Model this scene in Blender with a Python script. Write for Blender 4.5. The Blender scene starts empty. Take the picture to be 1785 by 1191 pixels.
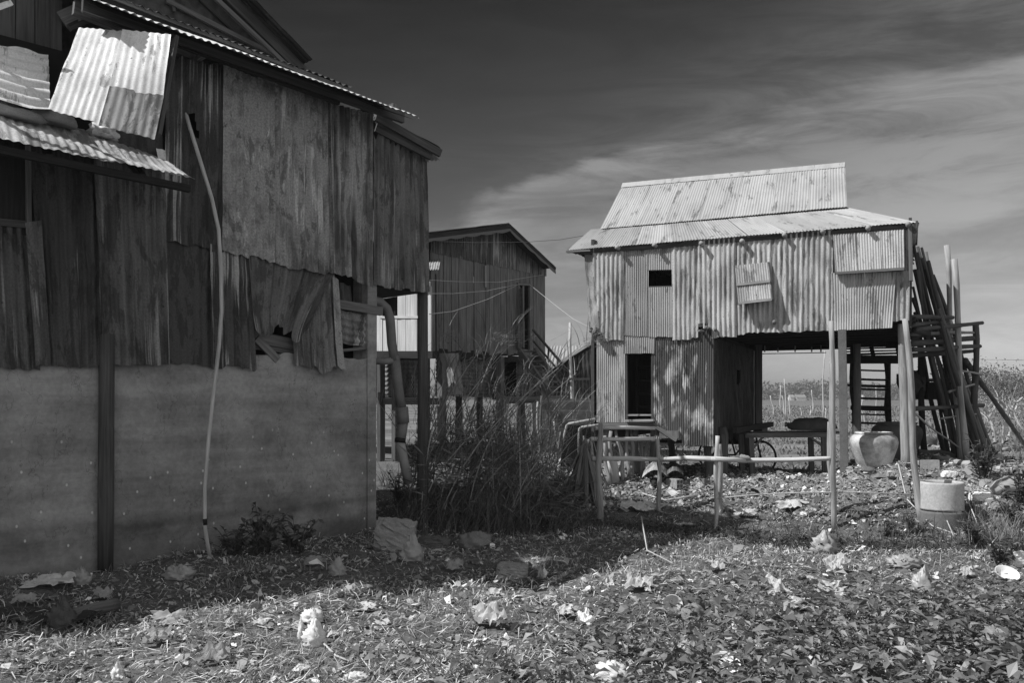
import bpy, math, random
import numpy as np
from mathutils import Vector, Matrix
R = math.radians
random.seed(7); rng = np.random.default_rng(7)
SC = bpy.context.scene; COL = SC.collection

# ---------------------------------------------------------------- camera, sky, sun, exposure
CH = 1.6; F = 1487.5; CX = 892.5; HY = 693.0
cam = bpy.data.cameras.new('camera'); camo = bpy.data.objects.new('camera', cam); COL.objects.link(camo)
cam.lens = 30; cam.sensor_width = 36; cam.sensor_fit = 'HORIZONTAL'; cam.shift_y = 0.0546
cam.clip_start = 0.05; cam.clip_end = 3000
camo.location = (0, 0, CH); camo.rotation_euler = (R(90), 0, 0)
SC.camera = camo

SUN_EL = R(49); hx, hy = -.985, -.17
hl = math.hypot(hx, hy)
SUN = Vector((hx/hl*math.cos(SUN_EL), hy/hl*math.cos(SUN_EL), math.sin(SUN_EL)))
sl = bpy.data.lights.new('sun', 'SUN'); sl.energy = 5.0; sl.angle = R(.5); sl.color = (1, 1, 1)
so = bpy.data.objects.new('sun', sl); COL.objects.link(so)
so.rotation_euler = SUN.to_track_quat('Z', 'Y').to_euler(); so.location = (-20, -5, 30)

SC.view_settings.view_transform = 'Standard'; SC.view_settings.look = 'None'
SC.view_settings.exposure = 0.0; SC.view_settings.gamma = 1.0
SC.view_settings.use_curve_mapping = False
SC.cycles.max_bounces = 6; SC.cycles.diffuse_bounces = 3; SC.cycles.glossy_bounces = 2
SC.cycles.use_denoising = True

class NT:
    """small node-tree writer"""
    def __init__(s, tree): s.t = tree; tree.nodes.clear()
    def n(s, typ, ins=None, **kw):
        nd = s.t.nodes.new(typ)
        for k, v in kw.items(): setattr(nd, k, v)
        for k, v in (ins or {}).items():
            sk = nd.inputs[k]
            if hasattr(v, 'is_linked') or hasattr(v, 'links'): s.t.links.new(v, sk)
            else: sk.default_value = v
        return nd
    def math(s, op, a, b=0.0, c=0.0, clamp=False):
        return s.n('ShaderNodeMath', {0: a, 1: b, 2: c}, operation=op, use_clamp=clamp).outputs[0]
    def mapr(s, v, a, b, c=0.0, d=1.0, smooth=False):
        return s.n('ShaderNodeMapRange', {'Value': v, 'From Min': a, 'From Max': b, 'To Min': c, 'To Max': d},
                   interpolation_type='SMOOTHSTEP' if smooth else 'LINEAR', clamp=True).outputs[0]
    def mapping(s, vec, scale=(1, 1, 1), loc=(0, 0, 0), rot=(0, 0, 0)):
        return s.n('ShaderNodeMapping', {'Vector': vec, 'Scale': scale, 'Location': loc, 'Rotation': rot}).outputs[0]
    def noise(s, vec, scale=5, detail=4, rough=.55, dist=0.0):
        return s.n('ShaderNodeTexNoise', {'Vector': vec, 'Scale': scale, 'Detail': detail, 'Roughness': rough, 'Distortion': dist}).outputs[0]
    def lerp(s, f, a, b):   # floats
        return s.n('ShaderNodeMix', {'Factor': f, 2: a, 3: b}, data_type='FLOAT', clamp_factor=True).outputs[0]

W = bpy.data.worlds.new('World'); SC.world = W; W.use_nodes = True
def build_sky():
    t = NT(W.node_tree)
    sky = t.n('ShaderNodeTexSky', sky_type='NISHITA', sun_disc=False, sun_elevation=SUN_EL,
              sun_rotation=math.atan2(SUN.x, SUN.y), altitude=0.0, air_density=1.0, dust_density=.6, ozone_density=1.0)
    # black-and-white film behind a red filter: only the red of the sky counts
    red = t.n('ShaderNodeSeparateColor', {'Color': sky.outputs[0]}).outputs[0]
    co = t.n('ShaderNodeTexCoord').outputs['Generated']
    xyz = t.n('ShaderNodeSeparateXYZ', {'Vector': co})
    X, Z = xyz.outputs[0], xyz.outputs[2]
    # high cirrus drawn out in long slanting bands
    v1 = t.mapping(co, scale=(1.5, 1.5, 6.5), rot=(0, R(20), 0), loc=(3.1, 0, 1.2))
    n1 = t.noise(v1, 1.35, 6, .55, .5)
    v2 = t.mapping(co, scale=(3, 3, 15), rot=(0, R(24), 0), loc=(1.0, 4, .3))
    n2 = t.noise(v2, 1.6, 9, .68, .9)
    band = t.mapr(t.math('ADD', t.math('MULTIPLY', n1, .55), t.math('MULTIPLY', n2, .45)), .40, .62, 0, 1, True)
    # thinner towards the upper left, thicker low and to the right
    zz = t.math('SUBTRACT', Z, t.math('MULTIPLY', X, .42))
    thin = t.mapr(zz, .05, .34, 1.0, .05, True)
    cov = t.math('MULTIPLY', band, thin)
    # one pronounced bank of cirrus low over the roofs
    dz = t.math('SUBTRACT', t.math('SUBTRACT', Z, t.math('MULTIPLY', X, .19)), t.math('MULTIPLY', t.math('SUBTRACT', n1, .5), .32))
    bank = t.math('MULTIPLY', t.mapr(dz, .10, .225, 0, 1, True), t.mapr(dz, .225, .262, 1, 0, True))
    bank = t.math('MULTIPLY', bank, t.mapr(n2, .32, .62, .2, 1.05))
    cov = t.math('MAXIMUM', cov, t.math('MULTIPLY', bank, 1.15))
    Yb = xyz.outputs[1]
    rear_fill = t.math('MULTIPLY', t.mapr(t.math('ADD', Yb, t.math('MULTIPLY', t.math('SUBTRACT', n1, .5), .8)), .25, -.35, 0, 1, True), t.mapr(n2, .3, .6, .6, 1.1))  # bright cloud added behind the camera to fill the shaded walls
    dark = t.mapr(t.math('SUBTRACT', Z, t.math('MULTIPLY', X, .25)), -.05, .48, 1.0, .16, True)
    side = t.mapr(X, -.45, .55, .75, 1.15)
    base = t.math('MULTIPLY', t.math('MULTIPLY', red, SKYK), t.math('MULTIPLY', dark, side))
    val = t.math('ADD', t.math('ADD', base, t.math('MULTIPLY', cov, CLK)), t.math('MULTIPLY', rear_fill, REAR_FILL))
    cc = t.n('ShaderNodeCombineColor', {0: val, 1: val, 2: val}).outputs[0]
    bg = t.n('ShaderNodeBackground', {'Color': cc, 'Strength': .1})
    t.n('ShaderNodeOutputWorld', {'Surface': bg.outputs[0]})
SKYK = .95; CLK = 1.65; REAR_FILL = 4.0
build_sky()

# ---------------------------------------------------------------- helpers
def V3(*a): return np.array(a, float)
def dp(px, py, Y): return V3((px-CX)/F*Y, Y, CH+(HY-py)/F*Y)       # a sight line at a known distance
class Plane:
    def __init__(s, P, d, n): s.P = V3(*P); s.d = V3(*d); s.n = V3(*n)
    def pt(s, px, py, o=0.0):
        r = V3((px-CX)/F, 1, (HY-py)/F); C = V3(0, 0, CH)
        k = ((s.P-C)@s.n+o)/(r@s.n)
        return C+r*k
    def at(s, u, o, z): return s.P+s.d*u+s.n*o+V3(0, 0, z)
    def u(s, p): return (p-s.P)@s.d
LH = Plane((-1.61, 10.04, 0), (.712, .702, 0), (.702, -.712, 0))     # facade of the big dark house
RH = Plane((3.43, 12.5, 0), (.911, -.412, 0), (-.412, -.911, 0))     # facade of the sunlit stilt house
MH = Plane((.98, 25, 0), (.59, .807, 0), (.807, -.59, 0))            # gable wall of the plank house behind

def sst(a, b, x):
    t = np.clip((x-a)/(b-a), 0, 1); return t*t*(3-2*t)
def gh(x, y):
    x = np.asarray(x, float); y = np.asarray(y, float)
    s = (x-RH.P[0])*RH.n[0]+(y-RH.P[1])*RH.n[1]; u = (x-RH.P[0])*RH.d[0]+(y-RH.P[1])*RH.d[1]
    rt = sst(.95, 1.6, u)
    m = (.36*(1-rt)*sst(1.9, -.5, s)+.62*rt*sst(2.0, .1, s))*sst(-4.6, -2.5, s)*sst(-4.1, -2.9, u)*sst(7.5, 5.0, u)
    m = m*(1+.10*np.sin(4.6*x+1.9*y)*np.sin(3.7*y-2.9*x)+.05*np.sin(9.1*x-4*y)*sst(-.5, .5, s))
    ditch = -.15*np.exp(-((s-2.45)/.4)**2)*sst(-4, -2, u)*sst(4.5, 2.5, u)
    near = sst(60, 12, y)
    b = .028*np.sin(1.7*x+.6*y)+.022*np.sin(2.9*y-1.3*x+1)+.015*np.sin(5.1*x+2.2*y)+.012*np.sin(4.3*y-3.7*x)
    w = (x-LH.P[0])*LH.n[0]+(y-LH.P[1])*LH.n[1]; uu = (x-LH.P[0])*LH.d[0]+(y-LH.P[1])*LH.d[1]
    bank = .10*np.exp(-(w/.5)**2)*sst(1.5, -.3, uu)*(.6+.4*np.sin(2.3*uu))
    return m+ditch+b*near+bank
def gpt(px, py):
    a, b = (px-CX)/F, (HY-py)/F
    Y = 3.0
    while Y < 90:
        if CH+b*Y <= float(gh(a*Y, Y)): break
        Y += .02
    return V3(a*Y, Y, float(gh(a*Y, Y)))

class MB:
    def __init__(s): s.v = []; s.f = []; s.uv = []; s.nv = 0; s.sm = []
    def add(s, verts, faces, uvs, smooth=False):
        b = s.nv
        s.v.extend([tuple(map(float, p)) for p in verts]); s.nv += len(verts)
        for f, u in zip(faces, uvs):
            s.f.append(tuple(i+b for i in f)); s.uv.extend(u); s.sm.append(smooth)
    def obox(s, c, ax, ay, az, hx, hy, hz):
        c = V3(*c); X, Y, Z = V3(*ax)*hx, V3(*ay)*hy, V3(*az)*hz
        P = [c+X*i+Y*j+Z*k for i in (-1, 1) for j in (-1, 1) for k in (-1, 1)]
        fs = [((0, 1, 3, 2), hy, hz), ((4, 6, 7, 5), hy, hz), ((0, 4, 5, 1), hx, hz), ((2, 3, 7, 6), hx, hz), ((0, 2, 6, 4), hx, hy), ((1, 5, 7, 3), hx, hy)]
        o = random.random()*9
        uvs = []
        for k, (f, a, b) in enumerate(fs):
            idx = {0: (1, 2), 1: (1, 2), 2: (0, 2), 3: (0, 2), 4: (0, 1), 5: (0, 1)}[k]
            h = (hx, hy, hz)
            u = []
            for i in f:
                sg = ((i >> 2)*2-1, ((i >> 1) & 1)*2-1, (i & 1)*2-1)
                u.append((sg[idx[0]]*h[idx[0]]+o+k, sg[idx[1]]*h[idx[1]]+o))
            uvs.append(u)
        s.add(P, [f for f, _, _ in fs], uvs); return s
    def beam(s, p0, p1, w, h, up=(0, 0, 1), seg=1):
        """board from p0 to p1: w across, h along 'up'; the grain runs along v"""
        p0, p1 = V3(*p0), V3(*p1); a = p1-p0; L = np.linalg.norm(a); a = a/L
        up = V3(*up); x = np.cross(a, up)
        if np.linalg.norm(x) < 1e-4: x = np.cross(a, V3(1, 0, 0))
        x /= np.linalg.norm(x); y = np.cross(x, a)
        return s.obox((p0+p1)/2, x, y, a, w/2, h/2, L/2)
    def tube(s, pts, rad, sides=8, cap=True, rough=0.0):
        pts = [V3(*p) for p in pts]; n = len(pts)
        rad = [rad]*n if np.isscalar(rad) else list(rad)
        ref = V3(.31, .52, .79); vs = []; L = 0; Ls = []
        for i, p in enumerate(pts):
            if i: L += np.linalg.norm(p-pts[i-1])
            Ls.append(L)
            t = pts[min(i+1, n-1)]-pts[max(i-1, 0)]; t /= np.linalg.norm(t)+1e-9
            x = np.cross(t, ref); x /= np.linalg.norm(x); y = np.cross(t, x)
            for k in range(sides):
                an = 2*math.pi*k/sides; rr = rad[i]*(1+rough*(random.random()-.5))
                vs.append(p+x*math.cos(an)*rr+y*math.sin(an)*rr)
        o = random.random()*9; fs = []; us = []
        for i in range(n-1):
            for k in range(sides):
                k2 = (k+1) % sides
                fs.append((i*sides+k, i*sides+k2, (i+1)*sides+k2, (i+1)*sides+k))
                c = 2*math.pi*rad[i]/sides
                us.append([(o+k*c, o+Ls[i]), (o+(k+1)*c, o+Ls[i]), (o+(k+1)*c, o+Ls[i+1]), (o+k*c, o+Ls[i+1])])
        if cap:
            fs.append(tuple(range(sides))[::-1]); us.append([(o, o)]*sides)
            fs.append(tuple((n-1)*sides+k for k in range(sides))); us.append([(o, o)]*sides)
        s.add(vs, fs, us, True); return s
    def pole(s, p0, p1, r0, r1=None, n=7, wob=.012, sides=8):
        """a crooked trimmed branch"""
        p0, p1 = V3(*p0), V3(*p1); r1 = r0*.85 if r1 is None else r1
        L = np.linalg.norm(p1-p0); ph = [random.random()*6 for _ in range(4)]; pts = []
        for i in range(n):
            t = i/(n-1); e = math.sin(math.pi*t)
            w = wob*(math.sin(3.1*t*2+ph[0])+.6*math.sin(7*t+ph[1])); w2 = wob*(math.sin(2.7*t*2+ph[2])+.6*math.sin(8*t+ph[3]))
            pts.append(p0+(p1-p0)*t+V3(w, w2*.6, w*.3)*(.4+.6*e))
        rs = [(r0+(r1-r0)*i/(n-1))*(1+.26*(random.random()-.5)) for i in range(n)]
        return s.tube(pts, rs, sides, True, .22)
    def grid(s, G, UV, smooth=True, keep=None, flip=False):
        nv, nu = G.shape[:2]; fs = []; us = []
        for j in range(nv-1):
            for i in range(nu-1):
                if keep is not None and not keep[j, i]: continue
                ids = [(j, i), (j, i+1), (j+1, i+1), (j+1, i)]
                if flip: ids = ids[::-1]
                fs.append(tuple(a*nu+b for a, b in ids)); us.append([tuple(UV[a, b]) for a, b in ids])
        s.add(G.reshape(-1, 3), fs, us, smooth); return s
    def lathe(s, prof, c, sides=28, jit=0.0):
        c = V3(*c); n = len(prof); vs = []
        for r, z in prof:
            for k in range(sides):
                a = 2*math.pi*k/sides; q = 1+jit*math.sin(3*a+z*7)
                vs.append(c+V3(r*q*math.cos(a), r*q*math.sin(a), z))
        fs = []; us = []
        for i in range(n-1):
            for k in range(sides):
                k2 = (k+1) % sides
                fs.append((i*sides+k, i*sides+k2, (i+1)*sides+k2, (i+1)*sides+k))
                us.append([(k/sides, i/n), ((k+1)/sides, i/n), ((k+1)/sides, (i+1)/n), (k/sides, (i+1)/n)])
        s.add(vs, fs, us, True); return s
    def build(s, name, mat, parent=None, origin=None):
        me = bpy.data.meshes.new(name)
        vs = s.v
        if origin is not None: vs = [(a-origin[0], b-origin[1], c-origin[2]) for a, b, c in vs]
        me.from_pydata(vs, [], s.f)
        uvl = me.uv_layers.new(name='UVMap'); uvl.data.foreach_set('uv', np.array(s.uv, float).ravel())
        me.polygons.foreach_set('use_smooth', np.array(s.sm, bool))
        me.validate(); me.update()
        return link(name, me, mat, parent, origin)
def link(name, me, mat, parent=None, origin=None):
    o = bpy.data.objects.new(name, me); COL.objects.link(o)
    if mat is not None: me.materials.append(mat)
    if origin is not None: o.location = origin
    if parent is not None:
        o.parent = parent; r = parent
        acc = Matrix.Identity(4)
        while r is not None: acc = Matrix.Translation(r.location) @ acc; r = r.parent
        if origin is None: o.matrix_parent_inverse = acc.inverted()
        else: o.location = Vector(origin)-acc.translation
    return o
def tag(o, label=None, cat=None, group=None, kind=None):
    if label: o['label'] = label
    if cat: o['category'] = cat
    if group: o['group'] = group
    if kind: o['kind'] = kind
    return o
def thing(name, loc, label, cat, group=None):
    o = bpy.data.objects.new(name, None); COL.objects.link(o); o.location = tuple(map(float, loc)); o.empty_display_size = .2
    return tag(o, label, cat, group)
def np_mesh(name, Vv, faces, mat, tone=None, parent=None, smooth=False, origin=None):
    """one mesh from arrays; faces (N,k); 'tone' is the natural shade of each leaf or chip"""
    Vv = np.asarray(Vv, float)
    if origin is not None: Vv = Vv-V3(*origin)
    me = bpy.data.meshes.new(name); n, k = faces.shape
    me.vertices.add(len(Vv)); me.vertices.foreach_set('co', Vv.ravel())
    me.loops.add(n*k); me.loops.foreach_set('vertex_index', faces.ravel().astype(np.int32))
    me.polygons.add(n); me.polygons.foreach_set('loop_start', np.arange(0, n*k, k, dtype=np.int32))
    me.polygons.foreach_set('use_smooth', np.full(n, smooth))
    if tone is not None:
        at = me.attributes.new('tone', 'FLOAT', 'POINT'); at.data.foreach_set('value', np.asarray(tone, np.float32))
    me.update(calc_edges=True); me.validate()
    return link(name, me, mat, parent, origin)

def sn(seed, u, v, f=1.0, k=6):
    r = np.random.default_rng(seed); o = 0
    for i in range(k):
        a = r.uniform(.4, 2.2, 2)*f*(1+.35*i); p = r.uniform(0, 6.28, 2); s1 = r.choice([-1, 1])
        o = o+np.sin(a[0]*u*6.28*.5+s1*a[1]*v*6.28*.5+p[0])/(1+.35*i)
    return o/2.6
def jag(seed, x, step=.04):
    r = np.random.default_rng(seed); n = int(x.max()/step)+3
    a = r.uniform(-1, 1, n)*.5+np.repeat(r.uniform(-1, 1, n//4+1), 4)[:n]*.7
    return np.interp(x/step, np.arange(n), a)
_seed = [100]
def corr(c, pitch=.076, amp=.009, rag_t=0., rag_b=0., dent=.006, bow=0., horiz=False, keep=None, per=6, dv=.08, flare=0., nrm=None):
    """corrugated sheet through four corners TL TR BR BL; returns an MB"""
    _seed[0] += 1; sd = _seed[0]
    TL, TR, BR, BL = [V3(*p) for p in c]
    Wd = (np.linalg.norm(TR-TL)+np.linalg.norm(BR-BL))/2; Hh = (np.linalg.norm(BL-TL)+np.linalg.norm(BR-TR))/2
    if horiz: nu = max(5, int(Wd/dv)+2); nv = max(8, int(Hh/pitch*per))
    else: nu = max(8, int(Wd/pitch*per)); nv = max(5, int(Hh/dv)+2)
    u = np.linspace(0, 1, nu)[None, :].repeat(nv, 0); v = np.linspace(0, 1, nv)[:, None].repeat(nu, 1)
    su = u*Wd; sv = v*Hh
    if rag_t or rag_b:
        jt = jag(sd, su[0])*rag_t/Hh; jb = jag(sd+7000, su[0])*rag_b/Hh
        v = v*(1+jb[None, :]-jt[None, :])+jt[None, :]
    P = (TL*(1-u[..., None])+TR*u[..., None])*(1-v[..., None])+(BL*(1-u[..., None])+BR*u[..., None])*v[..., None]
    n = np.cross(BL-TL, TR-TL) if nrm is None else V3(*nrm)
    n = n/np.linalg.norm(n)
    s = sv if horiz else su
    ph = (sd*1.7) % 6.28
    off = amp*np.sin(2*math.pi*s/pitch+ph+.25*sn(sd+1, su, sv, .8))*(1+.35*sn(sd+2, su, sv, 1.2))
    off = off+dent*sn(sd+3, su, sv, 1.1)+dent*.5*sn(sd+4, su, sv, 3.5)
    off = off+bow*np.sin(math.pi*v)
    if flare: off = off+flare*np.maximum(0, v-.65)**2*8*(.6+.5*sn(sd+5, su, sv, 1.0))
    G = P+off[..., None]*n
    UV = np.stack([su+sd*3.37, -sv+sd*1.91], -1)
    kp = None
    if keep is not None: kp = keep(u[:-1, :-1]+.5/nu, v[:-1, :-1]+.5/nv, su[:-1, :-1], sv[:-1, :-1])
    return MB().grid(G, UV, True, kp)

# ---------------------------------------------------------------- materials (a black-and-white picture: greys only)
def fin(m, t, val, rough=.8, spec=.2, bump=None, bstr=.3, bdist=.01, metal=0.0):
    cc = t.n('ShaderNodeCombineColor', {0: val, 1: val, 2: val}).outputs[0]
    ins = {'Base Color': cc, 'Roughness': rough, 'Specular IOR Level': spec, 'Metallic': metal}
    if bump is not None: ins['Normal'] = t.n('ShaderNodeBump', {'Height': bump, 'Strength': bstr, 'Distance': bdist}).outputs[0]
    b = t.n('ShaderNodeBsdfPrincipled', ins)
    t.n('ShaderNodeOutputMaterial', {'Surface': b.outputs[0]}); return m
def newm(name):
    m = bpy.data.materials.new(name); m.use_nodes = True; return m, NT(m.node_tree)
_mats = {}
def tin(name, base, dark, amt=.5, light=None, lamt=0., sx=7., sy=.6, soft=.065, rough=.6, spec=.35, metal=0., speck=.25, pat=.35, rndk=.22, px_=6.5, py_=1.5):
    """weathered sheet metal: rust in vertical runs (uv in metres), optional paler paint or zinc left in streaks"""
    if name in _mats: return _mats[name]
    m, t = newm(name); uv = t.n('ShaderNodeTexCoord').outputs['UV']
    n1 = t.noise(t.mapping(uv, scale=(sx, sy, 1)), 1.0, 7, .62, .2)
    n2 = t.noise(t.mapping(uv, scale=(1.3, 1.1, 1), loc=(9, 3, 0)), 1.0, 4, .55)
    f = t.mapr(t.math('ADD', t.math('MULTIPLY', n1, .6), t.math('MULTIPLY', n2, .4)), .5-soft+(.5-amt)*.35, .5+soft+(.5-amt)*.35, 0, 1)
    val = t.lerp(f, base, dark)
    n5 = t.noise(t.mapping(uv, scale=(px_, py_, 1), loc=(71, 5, 0)), 1.0, 10, .74, .35)
    val = t.math('MULTIPLY', val, t.lerp(t.mapr(n5, .555-pat*.12, .585-pat*.12), 1.0, .5))
    rnd = t.n('ShaderNodeObjectInfo').outputs['Random']
    val = t.math('MULTIPLY', val, t.mapr(rnd, 0, 1, 1-rndk, 1+rndk))
    if light is not None:
        n3 = t.noise(t.mapping(uv, scale=(sx*1.7, sy*.75, 1), loc=(31, 17, 0)), 1.0, 8, .68, .3)
        n4 = t.noise(t.mapping(uv, scale=(1.6, .8, 1), loc=(3, 57, 0)), 1.0, 3, .5)
        g = t.mapr(t.math('ADD', t.math('MULTIPLY', n3, .6), t.math('MULTIPLY', n4, .4)), .5+(.5-lamt)*.3, .54+(.5-lamt)*.3, 0, 1)
        val = t.lerp(g, val, light)
    fine = t.noise(t.mapping(uv, scale=(60, 45, 1)), 1.0, 3, .6)
    val = t.math('MULTIPLY', val, t.mapr(fine, .3, .7, 1-speck, 1+speck))
    # nail holes and pitting
    vo = t.n('ShaderNodeTexVoronoi', {'Vector': t.mapping(uv, scale=(6, 4.5, 1)), 'Scale': 1.0, 'Randomness': 1.0}).outputs['Distance']
    val = t.math('MULTIPLY', val, t.mapr(vo, .035, .06, .35, 1))
    _mats[name] = fin(m, t, val, rough, spec, fine, .25, .004, metal); return m
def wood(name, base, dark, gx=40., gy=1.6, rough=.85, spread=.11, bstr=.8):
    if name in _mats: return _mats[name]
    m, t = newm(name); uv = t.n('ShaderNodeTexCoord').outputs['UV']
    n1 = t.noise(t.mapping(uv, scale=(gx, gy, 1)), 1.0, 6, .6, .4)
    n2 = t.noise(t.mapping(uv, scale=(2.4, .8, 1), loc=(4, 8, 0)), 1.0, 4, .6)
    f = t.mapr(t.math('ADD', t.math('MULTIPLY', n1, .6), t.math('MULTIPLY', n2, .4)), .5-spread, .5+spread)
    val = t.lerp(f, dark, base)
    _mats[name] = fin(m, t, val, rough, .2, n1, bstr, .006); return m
def rock(name, base, dark, scale=6., rough=.9, bstr=.6, bdist=.02, spread=.2, chips=None):
    if name in _mats: return _mats[name]
    m, t = newm(name); co = t.n('ShaderNodeTexCoord').outputs['Object']
    n1 = t.noise(co, scale, 8, .62); n2 = t.noise(co, scale*.22, 4, .5); n3 = t.noise(co, scale*9, 3, .6)
    f = t.mapr(t.math('ADD', t.math('MULTIPLY', n1, .5), t.math('MULTIPLY', n2, .5)), .5-spread, .5+spread)
    val = t.math('MULTIPLY', t.lerp(f, dark, base), t.mapr(n3, .3, .7, .82, 1.15))
    if chips is not None:
        vo = t.n('ShaderNodeTexVoronoi', {'Vector': t.mapping(co, scale=(1, 1, .8)), 'Scale': 3.2}).outputs['Distance']
        val = t.lerp(t.mapr(vo, .035, .05, 1, 0), val, chips)
    h = t.math('ADD', n1, t.math('MULTIPLY', n3, .3))
    _mats[name] = fin(m, t, val, rough, .2, h, bstr, bdist); return m
def plain(name, v, rough=.7, spec=.25, var=.12, sc=8):
    if name in _mats: return _mats[name]
    m, t = newm(name); co = t.n('ShaderNodeTexCoord').outputs['Object']
    n1 = t.noise(co, sc, 5, .6)
    val = t.math('MULTIPLY', t.mapr(n1, .3, .7, 1-var, 1+var), v)
    _mats[name] = fin(m, t, val, rough, spec, n1, .2, .005); return m
def leafm(name, v, rough=.6, spec=.25, trans=.25):
    if name in _mats: return _mats[name]
    m, t = newm(name)
    a = t.n('ShaderNodeAttribute', attribute_name='tone').outputs['Fac']
    val = t.math('MULTIPLY', a, v)
    cc = t.n('ShaderNodeCombineColor', {0: val, 1: val, 2: val}).outputs[0]
    b = t.n('ShaderNodeBsdfPrincipled', {'Base Color': cc, 'Roughness': rough, 'Specular IOR Level': spec})
    tr = t.n('ShaderNodeBsdfTranslucent', {'Color': cc})
    mx = t.n('ShaderNodeMixShader', {'Fac': trans, 1: b.outputs[0], 2: tr.outputs[0]})
    t.n('ShaderNodeOutputMaterial', {'Surface': mx.outputs[0]})
    _mats[name] = m; return m
# ---------------------------------------------------------------- the big dark house on the left
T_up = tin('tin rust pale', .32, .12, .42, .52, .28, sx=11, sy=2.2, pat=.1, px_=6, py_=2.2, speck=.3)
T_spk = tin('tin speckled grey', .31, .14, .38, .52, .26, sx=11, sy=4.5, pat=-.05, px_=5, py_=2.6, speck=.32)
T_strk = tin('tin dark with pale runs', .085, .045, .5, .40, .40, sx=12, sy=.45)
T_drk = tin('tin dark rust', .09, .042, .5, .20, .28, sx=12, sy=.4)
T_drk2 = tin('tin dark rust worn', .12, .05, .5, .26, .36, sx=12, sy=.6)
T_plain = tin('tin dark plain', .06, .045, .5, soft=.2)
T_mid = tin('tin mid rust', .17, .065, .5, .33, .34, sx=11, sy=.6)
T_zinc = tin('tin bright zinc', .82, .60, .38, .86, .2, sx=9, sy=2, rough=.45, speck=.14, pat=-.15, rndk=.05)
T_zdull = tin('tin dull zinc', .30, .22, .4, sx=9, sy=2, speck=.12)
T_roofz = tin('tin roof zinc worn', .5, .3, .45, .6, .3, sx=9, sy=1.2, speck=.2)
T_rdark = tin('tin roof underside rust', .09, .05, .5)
W_drk = wood('wood dark weathered', .12, .05)
W_mid = wood('wood grey board', .22, .10)
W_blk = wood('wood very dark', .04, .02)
def render_mat():
    m, t = newm('render wall'); co = t.n('ShaderNodeTexCoord').outputs['Object']
    n1 = t.noise(co, 1.3, 6, .6); n2 = t.noise(t.mapping(co, scale=(.5, .5, 5)), 1.0, 6, .62); n3 = t.noise(co, 24, 5, .65); n4 = t.noise(co, 5, 6, .6)
    f = t.mapr(t.math('ADD', t.math('MULTIPLY', n1, .45), t.math('ADD', t.math('MULTIPLY', n2, .35), t.math('MULTIPLY', n4, .2))), .40, .60)
    z = t.n('ShaderNodeSeparateXYZ', {'Vector': co}).outputs[2]
    low_tone = t.mapr(t.math('ADD', z, t.math('MULTIPLY', n1, .8)), .45, 1.0, .72, 1.0, True)   # darker towards the foot of the wall
    v = t.math('MULTIPLY', t.math('MULTIPLY', t.lerp(f, .18, .38), low_tone), t.mapr(n3, .3, .7, .84, 1.14))
    uvc = t.n('ShaderNodeTexCoord').outputs['UV']
    vo = t.n('ShaderNodeTexVoronoi', {'Vector': t.mapping(uvc, scale=(1.5, 1, 1)), 'Scale': 2.6}, voronoi_dimensions='2D').outputs['Distance']
    v = t.lerp(t.math('MULTIPLY', t.mapr(vo, .03, .04, 1, 0), t.mapr(z, 1.35, 1.1)), v, .62)
    # two old drag stains low on the wall and a paler patch
    st = t.mapr(t.math('ABSOLUTE', t.math('SUBTRACT', t.math('SUBTRACT', z, t.math('MULTIPLY', n1, .25)), .28)), .0, .09, .72, 1.0, True)
    v = t.math('MULTIPLY', v, st)
    hair = t.noise(t.mapping(co, scale=(2, 2, 1.2)), 1.2, 5, .55)
    v = t.math('MULTIPLY', v, t.mapr(t.math('ABSOLUTE', t.math('SUBTRACT', hair, .5)), .0, .004, .6, 1))
    return fin(m, t, v, .92, .2, t.math('ADD', n4, t.math('MULTIPLY', n3, .4)), .4, .008)
CONC = render_mat()
SHADE_IN = plain('painted room shade', .02, .95, .05)  # near-black colour stands in for the shade inside rooms and openings

HL = thing('tall_house', LH.at(-2, 0, 0), 'tall dark house clad in rusty corrugated sheets above a rendered wall', 'house')
pl = LH.pt
def lb(name, c, mat, **k): return corr(c, **k).build(name, mat, HL)
def Lq(q, o): return [pl(x, y, o) for x, y in q]
# rendered base wall, with returns
def wall_slab(u0, u1, z0, z1, o0, o1):
    c = LH.at((u0+u1)/2, (o0+o1)/2, (z0+z1)/2)
    return MB().obox(c, LH.d, LH.n, (0, 0, 1), (u1-u0)/2, (o1-o0)/2, (z1-z0)/2)
def base_wall():
    # front face finely divided so its top edge is broken and its face is not dead flat
    nu, nv = 120, 30; U = np.linspace(-7.2, -.12, nu); Z = np.linspace(-.4, 2.06, nv)
    uu, zz = np.meshgrid(U, Z[::-1])
    zz = zz+np.where(zz > 2.0, jag(5, U+8, .05)[None, :]*.03, 0)
    off = .012*sn(11, uu, zz, .5)+.005*sn(12, uu, zz, 2)
    G = LH.P+uu[..., None]*LH.d+off[..., None]*LH.n+zz[..., None]*V3(0, 0, 1)
    back = G-LH.n*.16
    b = MB(); b.grid(G, np.stack([uu, zz], -1)); b.grid(back, np.stack([uu, zz], -1), flip=True)
    top = np.stack([G[0], back[0]]); b.grid(top, np.stack([np.stack([uu[0], zz[0]], -1)]*2), flip=True)
    return b
base_wall().build('base_wall', CONC, HL)
wall_slab(-.12, .0, -.4, 2.08, -.16, .02).build('corner_pillar', CONC, HL)
MB().beam(LH.at(-.055, -.04, 2.06), LH.at(-.055, -.04, 2.98), .13, .12, LH.n).build('upper_post', CONC, HL)
p0, p1 = pl(186, 640, .035), pl(184, 990, .035)
MB().tube([p0+V3(0, 0, .3), (p0*.7+p1*.3), (p0*.35+p1*.65), p1-V3(0, 0, .1)], [.07, .066, .074, .068], 8, True, .08).build('wall_post', W_drk, HL)
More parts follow.
